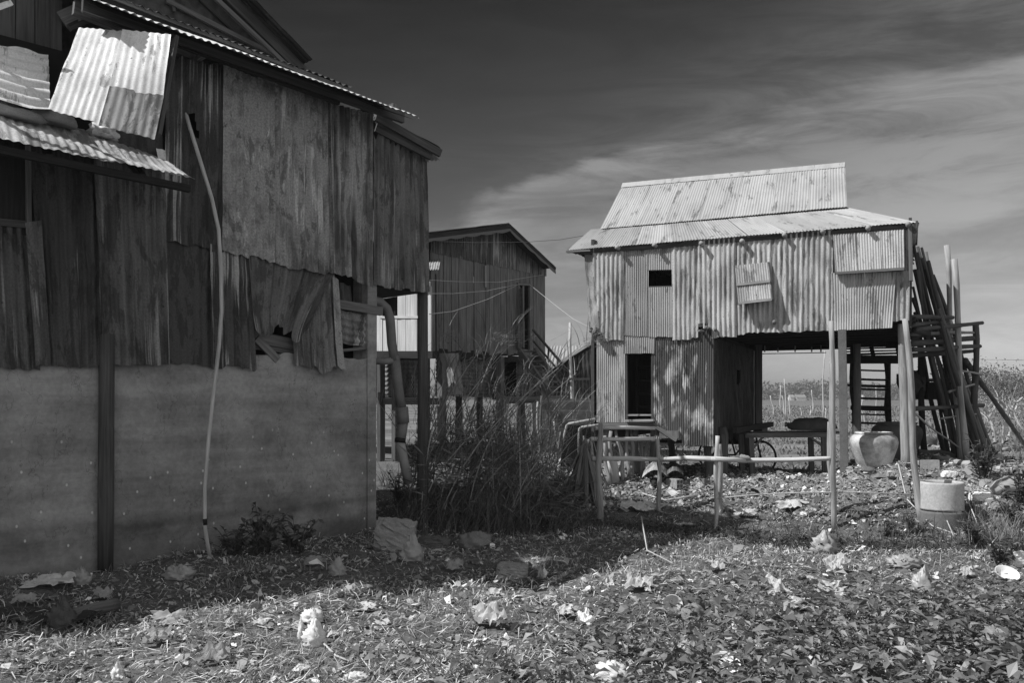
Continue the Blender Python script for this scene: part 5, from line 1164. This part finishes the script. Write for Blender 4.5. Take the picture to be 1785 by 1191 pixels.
# ---------------------------------------------------------------- scatter helpers (all arrays)
def unit(v): return v/np.maximum(1e-9, np.linalg.norm(v, axis=-1, keepdims=True))
def chips(C, L, Wd, tilt, bend, nrm_up=1.0):
    """curled flakes: 6 points, 2 quads each"""
    N = len(C); nz = unit(np.stack([rng.normal(0, tilt, N), rng.normal(0, tilt, N), np.full(N, nrm_up)], -1))
    a = rng.uniform(0, 6.28, N); t = np.stack([np.cos(a), np.sin(a), np.zeros(N)], -1); t = unit(t-nz*(t*nz).sum(-1, keepdims=True)); b = np.cross(nz, t)
    out = np.zeros((N, 6, 3)); k = 0
    for s, q, wf in ((-.5, 0, .55), (0, 1, 1), (.5, 0, .35)):
        for e in (-1, 1):
            out[:, k] = C+t*(L*s)[:, None]+nz*(bend*q)[:, None]+b*(Wd*.5*e*wf)[:, None]; k += 1
    base = (np.arange(N)*6)[:, None]
    f = np.concatenate([base+np.array([[0, 1, 3, 2]]), base+np.array([[2, 3, 5, 4]])], 0)
    return out.reshape(-1, 3), f
def leaves(C, T, Nn, L, Wd, fold=.25):
    """folded pointed leaf: base, left, tip, right and a mid point; T stem direction, Nn face normal"""
    N = len(C); T = unit(T); Nn = unit(Nn-T*(Nn*T).sum(-1, keepdims=True)); B = np.cross(Nn, T)
    o = np.zeros((N, 6, 3)); L = L[:, None]; Wd = Wd[:, None]
    o[:, 0] = C; o[:, 1] = C+T*L*.45+B*Wd*.5+Nn*Wd*fold; o[:, 2] = C+T*L-Nn*L*.12; o[:, 3] = C+T*L*.45-B*Wd*.5+Nn*Wd*fold; o[:, 4] = C+T*L*.5
    o[:, 5] = o[:, 4]
    b = (np.arange(N)*6)[:, None]
    return o.reshape(-1, 3), np.concatenate([b+np.array([[0, 4, 2, 1]]), b+np.array([[0, 3, 2, 4]])], 0)
def blades(Rt, H, az, lean, Wd, seg=4, curl=1.6):
    N = len(Rt); d = np.stack([np.cos(az), np.sin(az), np.zeros(N)], -1); fa = az+math.pi/2+rng.normal(0, .5, N); b = np.stack([np.cos(fa), np.sin(fa), np.zeros(N)], -1)
    o = np.zeros((N, (seg+1)*2, 3))
    for i in range(seg+1):
        t = i/seg; c = Rt+d*(H*lean*t**curl)[:, None]+np.array([0, 0, 1])*(H*(t-.28*np.minimum(lean, 1.2)*t**2.2))[:, None]
        w = Wd*(1-t)**.7*.5+.0004
        o[:, 2*i] = c-b*w[:, None]; o[:, 2*i+1] = c+b*w[:, None]
    base = (np.arange(N)*(seg+1)*2)[:, None]
    f = np.concatenate([base+np.array([[2*i, 2*i+1, 2*i+3, 2*i+2]]) for i in range(seg)], 0)
    return o.reshape(-1, 3), f
def in_house(x, y, m=.05):
    w = (x-LH.P[0])*LH.n[0]+(y-LH.P[1])*LH.n[1]; u = (x-LH.P[0])*LH.d[0]+(y-LH.P[1])*LH.d[1]
    return (w < m) & (w > -5) & (u < .05)
def sample(N, y0, y1, p=1.0, side=2.0, k=.64):
    N = int(N*1.2)
    """random ground points, thicker near the viewer's end of the yard"""
    r = rng.uniform(0, 1, N); y = y0*(y1/y0)**(r**p); x = rng.uniform(-1, 1, N)*(k*y+side)
    ok = ~in_house(x, y)
    for a_, b_, r_ in ITEMS: ok &= ((x-a_)**2+((y-b_+.35*r_)*.8)**2) > (r_*.95)**2
    return x[ok], y[ok]
def cover(x, y):
    return np.clip(.35+(x-.9)/2.2+(6.3-y)*.16+.6*sn(900, x, y, .7)+.5*sn(901, x, y, 1.8), 0, 1)*sst(8.2, 6.0, y)
def rsx(x, y): return (x-RH.P[0])*RH.n[0]+(y-RH.P[1])*RH.n[1]

# litter: dry leaves, chips and straw
x, y = sample(86000, 3.4, 15, .9); bare = np.clip(.85+.9*sn(930, x, y, .9)+.5*sn(931, x, y, 2.4), .12, 1); ok = rng.uniform(0, 1, len(x)) < bare; x, y = x[ok], y[ok]
cv = cover(x, y); ok = (rng.uniform(0, 1, len(x)) > cv*.75) & (rng.uniform(0, 1, len(x)) > .85*np.exp(-((rsx(x, y)-2.5)/.38)**2)*(x > .2)); x, y = x[ok], y[ok]
N = len(x); L = rng.lognormal(-3.7, .55, N); Wd = L*rng.uniform(.25, .7, N)
C = np.stack([x, y, gh(x, y)+rng.uniform(.0, .035, N)], -1)
Vv, Ff = chips(C, L, Wd, .6, L*rng.uniform(-.1, .35, N))
tone = np.repeat(np.clip(rng.lognormal(-.25, .55, N), .25, 2.6), 6)
tag(np_mesh('leaf_litter', Vv, Ff, leafm('dry litter', .42, .8, .15, .15), tone), kind='stuff')
x, y = sample(20000, 3.4, 14, .9)
N = len(x); L = rng.uniform(.03, .15, N); C = np.stack([x, y, gh(x, y)+rng.uniform(.01, .05, N)], -1)
Vv, Ff = chips(C, L, rng.uniform(.003, .008, N), .28, L*rng.uniform(-.1, .3, N))
tag(np_mesh('dry_straw', Vv, Ff, leafm('dry straw', .6, .7, .2, .1), np.repeat(rng.uniform(.5, 1.5, N), 6)), kind='stuff')
# rubble chips on the clay mound
x = rng.uniform(-1.6, 9, 34000); y = rng.uniform(9.8, 15.5, 34000); s_ = rsx(x, y); ok = (s_ < 1.9) & (s_ > -2.5) & ~in_house(x, y) & (gh(x, y) > .04); x, y = x[ok], y[ok]
N = len(x); L = rng.lognormal(-3.55, .6, N); C = np.stack([x, y, gh(x, y)+rng.uniform(0, .02, N)], -1)
Vv, Ff = chips(C, L, L*rng.uniform(.3, .9, N), .5, L*rng.uniform(0, .4, N))
tag(np_mesh('mound_rubble', Vv, Ff, leafm('rubble chips', .28, .9, .1, 0.), np.repeat(np.clip(rng.lognormal(-.15, .6, N), .2, 2.4), 6)), kind='stuff')
def cubes(C, S):
    N = len(C); q = rng.normal(0, 1, (N, 3, 3)); q[:, :, 2] += np.array([0, 0, 1.5]); Q, _ = np.linalg.qr(q)
    s = np.array([(i, j, k) for i in (-.5, .5) for j in (-.5, .5) for k in (-.5, .5)])[None]*S[:, None, :]*(1+rng.uniform(-.25, .25, (N, 8, 3)))
    o = C[:, None, :]+np.einsum('nkj,nij->nki', s, Q); fb = np.array([(0, 1, 3, 2), (4, 6, 7, 5), (0, 4, 5, 1), (2, 3, 7, 6), (0, 2, 6, 4), (1, 5, 7, 3)])
    return o.reshape(-1, 3), ((np.arange(N)*8)[:, None, None]+fb[None]).reshape(-1, 4)
x = rng.uniform(-.5, 8, 3600); y = rng.uniform(9.8, 14.2, 3600); s_ = rsx(x, y); ok = (s_ < 1.8) & (s_ > -.8) & ~in_house(x, y) & (gh(x, y) > .04) & (rng.uniform(0, 1, 3600) < .25+.75*sst(5.0, 1.5, x)); x, y = x[ok], y[ok]; N = len(x)
S = rng.lognormal(-3.2, .5, N)[:, None]*np.stack([np.ones(N), rng.uniform(.4, .9, N), rng.uniform(.2, .7, N)], -1)
Vv, Ff = cubes(np.stack([x, y, gh(x, y)+.01], -1), S); tag(np_mesh('rubble_stones', Vv, Ff, leafm('rubble block', .40, .9, .1, 0.), np.repeat(np.clip(rng.lognormal(-.1, .45, N), .3, 2.0), 8)), kind='stuff')
# broad-leaved ground cover
x, y = sample(60000, 3.5, 9.6, .9); ok = rng.uniform(0, 1, len(x)) < cover(x, y)**1.3; x, y = x[ok][:19000], y[ok][:19000]
N = len(x); hgt = rng.uniform(.02, .16, N)*(.5+.7*cover(x, y)); C = np.stack([x, y, gh(x, y)+hgt], -1)
az = rng.uniform(0, 6.28, N); T = np.stack([np.cos(az), np.sin(az), rng.normal(-.1, .35, N)], -1); Nn = np.stack([rng.normal(0, .35, N), rng.normal(0, .35, N), np.ones(N)], -1)
L = np.clip(rng.lognormal(-2.75, .38, N), .025, .125); Vv, Ff = leaves(C, T, Nn, L, L*rng.uniform(.3, .65, N))
tag(np_mesh('ground_cover', Vv, Ff, leafm('creeper leaf', .21, .42, .45, .3), np.repeat(np.clip(rng.lognormal(-.1, .45, N), .35, 2.4), 6)), kind='stuff')
# short grass and sprigs
def yard_grass(N, y0, y1, hm, name, v, sel):
    x, y = sample(N, y0, y1, 1.0); ok = rng.uniform(0, 1, len(x)) < sel(x, y); x, y = x[ok], y[ok]; N = len(x)
    Vv, Ff = blades(np.stack([x, y, gh(x, y)-.005], -1), rng.uniform(.4, 1, N)*hm, rng.uniform(0, 6.28, N), rng.uniform(.2, 1.4, N), rng.uniform(.004, .009, N), 3)
    tag(np_mesh(name, Vv, Ff, leafm('grass '+name, v, .6, .2, .3), np.repeat(rng.uniform(.6, 1.5, N), 8)), kind='stuff')
yard_grass(34000, 4.0, 11.5, .13, 'short_grass', .34, lambda x, y: np.clip(.25+.5*sn(910, x, y, .6)+.35*sst(6.5, 8.5, y)*sst(-.5, 1.2, x), 0, 1))
yard_grass(26000, 9.0, 12.2, .20, 'ditch_grass', .075, lambda x, y: np.exp(-((rsx(x, y)-2.45)/.42)**2)*(x > -.5)*1.3)
# low dark weeds filling the ditch at the foot of the mound
N = 9000; x = rng.uniform(.3, 6.6, N); y = rng.uniform(8.6, 12.2, N); s_ = rsx(x, y); ok = rng.uniform(0, 1, N) < np.exp(-((s_-2.75-.25*sn(940, x, y, .8))/.5)**2)*np.clip(.65+.6*sn(941, x, y, 1.1), 0, 1); x, y = x[ok], y[ok]; N = len(x)
C = np.stack([x, y, gh(x, y)+rng.uniform(.01, .16, N)], -1); az = rng.uniform(0, 6.28, N); T = np.stack([np.cos(az), np.sin(az), rng.normal(.1, .4, N)], -1); L = rng.uniform(.04, .11, N)
Vv, Ff = leaves(C, T, np.stack([rng.normal(0, .5, N), rng.normal(-.2, .5, N), np.ones(N)], -1), L, L*rng.uniform(.3, .6, N))
tag(np_mesh('ditch_weeds', Vv, Ff, leafm('ditch weed leaf', .06, .5, .3, .25), np.repeat(np.clip(rng.lognormal(0, .4, N), .4, 2.2), 6)), kind='stuff')
# field grass behind
N = 26000; y = 17*(150/17)**rng.uniform(0, 1, N)**.8; x = rng.uniform(-.1, .75, N)*y+rng.uniform(-1, 1, N)
Vv, Ff = blades(np.stack([x, y, gh(x, y)], -1), rng.uniform(.05, .15, N)*(1+y/90), rng.uniform(0, 6.28, N), rng.uniform(.3, 1.2, N), rng.uniform(.02, .04, N)*(1+y/30), 2)
tag(np_mesh('field_grass', Vv, Ff, leafm('field grass', .21, .8, .1, .2), np.repeat(rng.uniform(.5, 1.5, N), 6)), kind='stuff')

# ---------------------------------------------------------------- far things
def far_wood():
    N = 15000; x = rng.uniform(-40, 460, N); y = rng.uniform(440, 500, N)
    top = 8.5+3.2*sn(950, x/30, y*0, 1)+2.2*sn(951, x/9, y*0, 1)+sst(250, 330, x)*4-sst(130, 100, x)*3
    z = rng.uniform(0, 1, N)**.75*np.maximum(top, 2.5)
    C = np.stack([x, y, z], -1); a = rng.uniform(0, 6.28, N)
    T = np.stack([np.cos(a), np.sin(a), rng.normal(0, .6, N)], -1); Nn = rng.normal(0, 1, (N, 3))+np.array([0, -.5, .8])
    L = rng.uniform(1.0, 2.4, N); Vv, Ff = leaves(C-T*L[:, None]*.5, T, Nn, L, L*.8)
    o = np_mesh('far_wood', Vv, Ff, leafm('far wood leaf', .15, .8, .1, .2), np.repeat(rng.uniform(.6, 1.4, N), 6)); tag(o, kind='stuff')
far_wood()
WH = plain('white wash', .75, .8)
for k, (px, w, lab) in enumerate(((1379, 7, 'smallest white far house seen through the porch left of the bundle'), (1394, 16, 'wider pale far house at the edge of the wood seen through the porch'), (1497, 14, 'white far house seen through the ladder rungs'))):
    Y = 425; a = dp(px, 696, Y); w_ = w/F*Y/2; hs = thing('far_house', V3(a[0], Y, 0), lab, 'house', 'far houses at the edge of the wood')
    MB().obox(V3(a[0], Y, .9), (1, 0, 0), (0, 1, 0), up, w_, 2, .9).build('wall', WH, hs)
    g = MB(); P_ = [V3(a[0]+sx*w_*1.1, Y+sy*2.2, 1.7) for sx in (-1, 1) for sy in (-1, 1)]+[V3(a[0]-w_*1.1, Y, 2.9), V3(a[0]+w_*1.1, Y, 2.9)]
    g.add(P_, [(0, 2, 5, 4), (3, 1, 4, 5), (0, 4, 1), (2, 3, 5)], [[(0, 0)]*4, [(0, 0)]*4, [(0, 0)]*3, [(0, 0)]*3]); g.build('roof', S_roof2, hs)
def small_tree(px, py, Y, H, wd, label, nl=2600, v=.16, dens=1.):
    b = V3(*dp(px, py, Y)); b[2] = float(gh(b[0], Y)); tr = thing('scrub_tree', b, label, 'tree', 'scrubby trees at the right edge of the field')
    trunk = MB(); tips = []
    for k in range(3):
        a = k*2.1+random.random(); top = b+V3(math.cos(a)*wd*.2, math.sin(a)*wd*.2, H*.55)
        trunk.pole(b+V3(.1*math.cos(a), .1*math.sin(a), -.05), top, H*.016+.02, H*.008+.01, 6, .05)
        for j in range(5):
            a2 = random.random()*6.28; t2 = top+V3(math.cos(a2)*wd*.38, math.sin(a2)*wd*.3, H*random.uniform(.05, .42)); st = b+(top-b)*random.uniform(.5, 1)
            trunk.pole(st, t2, H*.007+.008, .006, 5, .05, 6); tips.append(t2)
    trunk.build('trunk', W_pale, tr)
    tips = np.array(tips); N = nl; c = tips[rng.integers(0, len(tips), N)]+rng.normal(0, 1, (N, 3))*np.array([wd*.13, wd*.13, H*.08])
    c[:, 2] = np.maximum(c[:, 2], .3)
    T = rng.normal(0, 1, (N, 3)); Nn = rng.normal(0, .8, (N, 3))+np.array([0, 0, .8]); L = rng.uniform(.08, .2, N)*(H/4)
    Vv, Ff = leaves(c, T, Nn, L, L*.45); np_mesh('crown', Vv, Ff, leafm('scrub leaf', v, .6, .2, .25), np.repeat(rng.uniform(.5, 1.5, N), 6), tr)
small_tree(1748, 762, 26, 2.4, 2.6, 'pale-trunked scrub tree standing in the field right of the log bundle', 2600)
small_tree(1795, 745, 36, 2.5, 4, 'bushy scrub tree on the right edge behind the slanting pole', 2600)
small_tree(1716, 725, 48, 2.9, 4, 'farther scrub tree seen between the logs and the slanting pole', 2200)
small_tree(1765, 715, 70, 3.6, 8, 'broad distant scrub tree above the pale-trunked one', 2600)
GK = 'thin stakes standing in the field behind the porch'
for x0, y0_, x1, y1_ in ((1343, 690, 1350, 727), (1367, 661, 1371, 733), (1437, 612, 1434, 737), (1363, 690, 1369, 727), (1395, 712, 1399, 727), (1413, 708, 1413, 726), (1415, 680, 1418, 692), (1360, 672, 1361, 690), (1376, 690, 1377, 727), (1439, 712, 1441, 735), (1503, 690, 1502, 740), (1527, 670, 1527, 735), (1645, 715, 1645, 735), (1500, 700, 1509, 745)):
    b_ = gpt(x1, y1_); a = dp(x0, y0_, b_[1]); tag(MB().pole(a, b_, .012*b_[1]/20, .02*b_[1]/20, 6, .05, 6).build('field_stake', W_pale, origin=b_), 'thin pale stake standing in the dry field behind the zinc house', 'stake', GK)

# ---------------------------------------------------------------- reeds and weeds
def thicket():
    c0 = gpt(800, 900); th = thing('reed_thicket', c0, 'dense dark thicket of tall leaning reeds between the two houses', 'reeds')
    def root(n, px0, px1, y0, y1): 
        y = rng.uniform(y0, y1, n); px = rng.uniform(px0, px1, n); x = (px-CX)/F*y; return np.stack([x, y, gh(x, y)-.02], -1)
    st = MB(); N = 64; Rt = root(N, 705, 935, 10.4, 12.8); tops = []; nodes = []; dirs = []
    for i in range(N):
        ln = random.gauss(.38, .28); H = (random.uniform(1.0, 2.35) if i % 6 else 2.75)*(1 if Rt[i, 0]/Rt[i, 1]*F+CX < 850 else .7); az = random.gauss(0, .5); pts = []
        for k in range(7):
            t = k/6; p = Rt[i]+V3(math.cos(az)*ln*H*t**1.6, math.sin(az)*ln*H*t**1.6, H*(t-.12*t*t)); pts.append(p)
            if k > 1:
                for q in range(5): nodes.append(p+rng.normal(0, .05, 3)); dirs.append((math.cos(az), math.sin(az), .6))
        st.tube(pts, [.011, .010, .009, .008, .007, .005, .003], 5, False); tops.append(pts[-1])
    st.build('stems', wood('reed stem', .45, .26, 20, 4), th)['kind'] = 'stuff'
    nodes = np.array(nodes); dirs = np.array(dirs); n = len(nodes)
    az = np.arctan2(dirs[:, 1], dirs[:, 0])+rng.normal(0, 1.3, n)
    Vv, Ff = blades(nodes, rng.uniform(.25, .6, n), az, rng.uniform(.5, 1.6, n), rng.uniform(.006, .015, n), 5)
    np_mesh('reed_leaves', Vv, Ff, leafm('reed leaf', .18, .55, .25, .25), np.repeat(rng.uniform(.6, 1.6, n), 12), th)['kind'] = 'stuff'
    N = 5200; Rt = root(N, 690, 1035, 9.9, 13.4); keep = rng.uniform(0, 1, N) < np.clip(.75+.5*sn(970, Rt[:, 0], Rt[:, 1], .9), 0, 1); Rt = Rt[keep]; N = len(Rt)
    hmax = np.interp(Rt[:, 0]/Rt[:, 1]*F+CX, [690, 760, 860, 950, 1035], [.45, .7, .75, .5, .25])
    Vv, Ff = blades(Rt, rng.uniform(.35, 1, N)*hmax, rng.normal(.2, 1.4, N), rng.uniform(.2, 1.2, N), rng.uniform(.007, .015, N), 5)
    np_mesh('under_grass', Vv, Ff, leafm('under grass', .14, .6, .2, .25), np.repeat(rng.uniform(.5, 1.6, N), 12), th)['kind'] = 'stuff'
    N = 3600; Rt = root(N, 700, 1020, 10.2, 13.2); hz = np.interp(Rt[:, 0]/Rt[:, 1]*F+CX, [700, 780, 860, 950, 1020], [.8, 1.25, 1.3, .7, .35])
    C = Rt+np.array([0, 0, 1])*(rng.uniform(.05, 1, N)*hz)[:, None]
    T = rng.normal(0, 1, (N, 3))*np.array([1, 1, .6])+np.array([.4, 0, .1]); L = rng.uniform(.10, .28, N)
    Vv, Ff = leaves(C, T, rng.normal(0, .7, (N, 3))+np.array([0, -.3, .8]), L, L*.09, .1)
    np_mesh('fine_leaves', Vv, Ff, leafm('fine reed leaf', .15, .6, .2, .25), np.repeat(rng.uniform(.5, 1.6, N), 6), th)['kind'] = 'stuff'
    for t_ in [p for p in tops if p[2] > 2.0][:8]:
        n_ = 60; c = np.array(t_)[None]+np.stack([rng.uniform(0, .25, n_), rng.normal(0, .03, n_), rng.uniform(-.05, .12, n_)], -1)
        Vv, Ff = leaves(c, np.stack([np.ones(n_), rng.normal(0, .4, n_), rng.normal(.3, .3, n_)], -1), rng.normal(0, 1, (n_, 3)), np.full(n_, .06), np.full(n_, .008)); np_mesh('seed_head', Vv, Ff, leafm('seed', .25), np.full(n_*6, 1.), th)['kind'] = 'stuff'
thicket()
def palm():
    b = gpt(1022, 890); p = thing('dry_palm_leaves', b, 'bundle of dry drooping palm leaves beside the bent pipes', 'palm leaves')
    top = dp(1022, 772, b[1]+.3); N = 130
    az = rng.uniform(0, 6.28, N); Rt = np.repeat(top[None], N, 0)+rng.normal(0, .035, (N, 3)); seg = 5; o = np.zeros((N, 12, 3)); H = rng.uniform(.6, 1.05, N); sp_ = rng.uniform(.06, .42, N)
    for i in range(6):
        t = i/5; c = Rt+np.stack([np.cos(az)*sp_*t, np.sin(az)*sp_*t*.7, -H*t], -1); w = .022*math.sin(math.pi*(.15+.8*t)); ww = np.stack([np.cos(az+1.57), np.sin(az+1.57), np.zeros(N)], -1)*w
        o[:, 2*i] = c-ww; o[:, 2*i+1] = c+ww
    o[:, :, 2] = np.maximum(o[:, :, 2], gh(o[:, :, 0], o[:, :, 1])+.01)
    base = (np.arange(N)*12)[:, None]; f = np.concatenate([base+np.array([[2*i, 2*i+1, 2*i+3, 2*i+2]]) for i in range(5)], 0)
    np_mesh('fronds', o.reshape(-1, 3), f, leafm('dry palm', .26, .7, .2, .2), np.repeat(rng.uniform(.5, 1.6, N), 12), p)
    MB().tube([b, top], .03, 7).build('stalk', W_pole, p)
    n = 40; c = gpt(990, 860); C = np.stack([rng.normal(c[0], .35, n), rng.normal(c[1], .3, n), np.full(n, c[2]+.25)], -1); a = rng.uniform(0, 6.28, n)
palm()
def weed(px, py, H, wd, n, label, v=.08, L0=.09, name='leafy_weed', cat='weed', Y=None, group='leafy weeds', up_=.3, asp=.4):
    b = gpt(px, py); w = thing(name, b, label, cat, group); s = MB(); C = []; T = []
    for k in range(max(4, int(n/14))):
        a = random.random()*6.28; sp_ = random.random()*wd; h = H*random.uniform(.45, 1); top = b+V3(math.cos(a)*sp_, math.sin(a)*sp_*.7, h); pts = [b+V3(math.cos(a)*sp_*.25, math.sin(a)*sp_*.2, -.02)*(1), (b+top)/2+V3(0, 0, h*.1), top]
        s.tube(pts, [.007, .005, .003], 5)
        for q in range(14):
            t = random.uniform(.15, 1); C.append(b+(top-b)*t); a2 = random.random()*6.28; T.append((math.cos(a2), math.sin(a2), random.gauss(up_, .4)))
    s.build('stems', W_pole2, w); C = np.array(C); T = np.array(T); N = len(C)
    L = rng.uniform(.6, 1.3, N)*L0; Vv, Ff = leaves(C, T, rng.normal(0, .4, (N, 3))+np.array([0, -.2, 1]), L, L*asp)
    np_mesh('leaves', Vv, Ff, leafm('weed leaf %.2f' % v, v, .5, .35, .25), np.repeat(rng.uniform(.6, 1.5, N), 6), w)
weed(455, 968, .52, .34, 230, 'dark weed with one tall drooping spray against the rendered wall right of the cane', .09, .10)
weed(408, 970, .32, .28, 160, 'low dark weed close beside the foot of the bent cane', .09, .08)
weed(515, 964, .36, .3, 190, 'dark weed under the crack at the right of the rendered wall', .08, .08)
weed(208, 985, .14, .1, 40, 'tiny dark weed beside the post sunk in the rendered wall', .08, .05)
weed(700, 880, .55, .35, 130, 'broad-leaved dark weed behind the big block at the thicket edge', .07, .07)
weed(835, 925, .35, .25, 60, 'few large-leaved sprigs in front of the reed thicket', .16, .12)
weed(1715, 832, .55, .3, 260, 'dense leafy bush at the foot of the leaning logs', .08, .08, 'leafy_bush', 'bush')
weed(1765, 920, .45, .3, 160, 'leafy bush at the right edge below the hollow log', .12, .08, 'leafy_bush', 'bush')
weed(1690, 905, .4, .25, 90, 'thin weed just right of the concrete rings', .12, .06)
weed(1590, 930, .3, .3, 110, 'low weed left of the lower concrete ring', .13, .06)
weed(1745, 985, .34, .32, 150, 'broad low weed at the right edge above the white oval bowl', .11, .09)
weed(1700, 955, .4, .28, 150, 'leafy weed between the lower concrete ring and the pale grass clump', .10, .08)
weed(1780, 890, .6, .35, 220, 'tall leafy bush at the right edge in front of the hollow log', .10, .09, 'leafy_bush', 'bush')
weed(1545, 935, .25, .3, 100, 'low dark weed in the ditch right of the tall bent pole', .09, .06)
def clump(px, py, n, H, wd, label, v=.2, name='grass_clump', wid=.012, lean=1.0, px_=None):
    b = gpt(px, py); a = rng.uniform(0, 6.28, n); Rt = b+np.stack([np.clip(rng.normal(0, wd, n), -wd*1.3, wd*1.3), np.clip(rng.normal(0, wd*.6, n), -wd*.8, wd*.8), np.zeros(n)], -1); Rt[:, 2] = gh(Rt[:, 0], Rt[:, 1])-.02
    Vv, Ff = blades(Rt, rng.uniform(.5, 1, n)*H, a, rng.uniform(.2, lean, n), rng.uniform(.6, 1.3, n)*wid, 6)
    o = np_mesh(name, Vv, Ff, leafm('clump %.2f' % v, v, .5, .3, .3), np.repeat(rng.uniform(.6, 1.5, n), 14), origin=b); tag(o, label, 'grass', 'clumps of long grass')
clump(1725, 950, 110, .5, .22, 'pale arching grass clump in front right of the concrete rings', .30)
clump(1775, 960, 120, .6, .22, 'long grass clump at the right edge above the pale slab', .2)
clump(1690, 915, 60, .45, .15, 'thin upright grass close to the right side of the concrete rings', .2)
clump(1795, 800, 70, 1.5, .25, 'tall arching reeds leaning in from the right edge', .24, 'reed_clump', .014)
clump(1600, 945, 60, .38, .2, 'grass tuft at the foot of the tall smooth leaning pole', .16)
clump(1390, 935, 40, .3, .2, 'sparse grass tuft before the tall bent pole', .2)
clump(1120, 930, 80, .3, .3, 'low dark grass tuft below the leftmost fence posts', .12)
clump(680, 850, 60, .7, .12, 'thin grass blades beside the waste pipe', .12)
TW = 'dry twigs on the ground'
for k, (l, lab, r) in enumerate(((((1118, 948, .28), (1128, 975, .08), (1172, 988, .03)), 'forked dry twig standing in the grass at the shade edge', .008), (((1566, 845, .25), (1580, 885, .1), (1625, 925, .05), (1690, 945, .03)), 'long dry twig trailing left of the concrete rings', .009), (((1640, 905, .15), (1665, 945, .02)), 'short slanting twig before the lower concrete ring', .008), (((1685, 900, .22), (1715, 945, .02)), 'straight dry twig right of the concrete rings', .008), (((1705, 980, .02), (1740, 950, .1), (1750, 975, .02)), 'kinked dry twig near the pale slab at the right edge', .007), (((560, 1125, .02), (585, 1150, .02), (612, 1162, .02)), 'dry twig lying right of the knotted white bag', .008), (((1215, 870, .05), (1160, 880, .05), (1120, 868, .06)), 'thin branch lying in rubble under the pole fence', .015))):
    pts = [gpt(a, b)+up*z for a, b, z in l]; b = MB(); b.tube(pts, [r, r*.85, r*.7, r*.5][:len(pts)], 6, True, .2)
    tag(b.build('dry_twig', W_pale, origin=pts[0]), lab, 'twig', TW)


# ---------------------------------------------------------------- far haze
hb_ = MB().obox(V3(0, 850, 8.5), (1, 0, 0), (0, 1, 0), up, 1800, 1150, 10.5).build('haze', None)
tag(hb_, kind='stuff'); hm, ht = newm('haze'); hb_.data.materials.append(hm)
hv = ht.n('ShaderNodeVolumePrincipled', {'Color': (.42, .42, .42, 1), 'Density': .0011})
ht.n('ShaderNodeOutputMaterial', {'Volume': hv.outputs[0]})
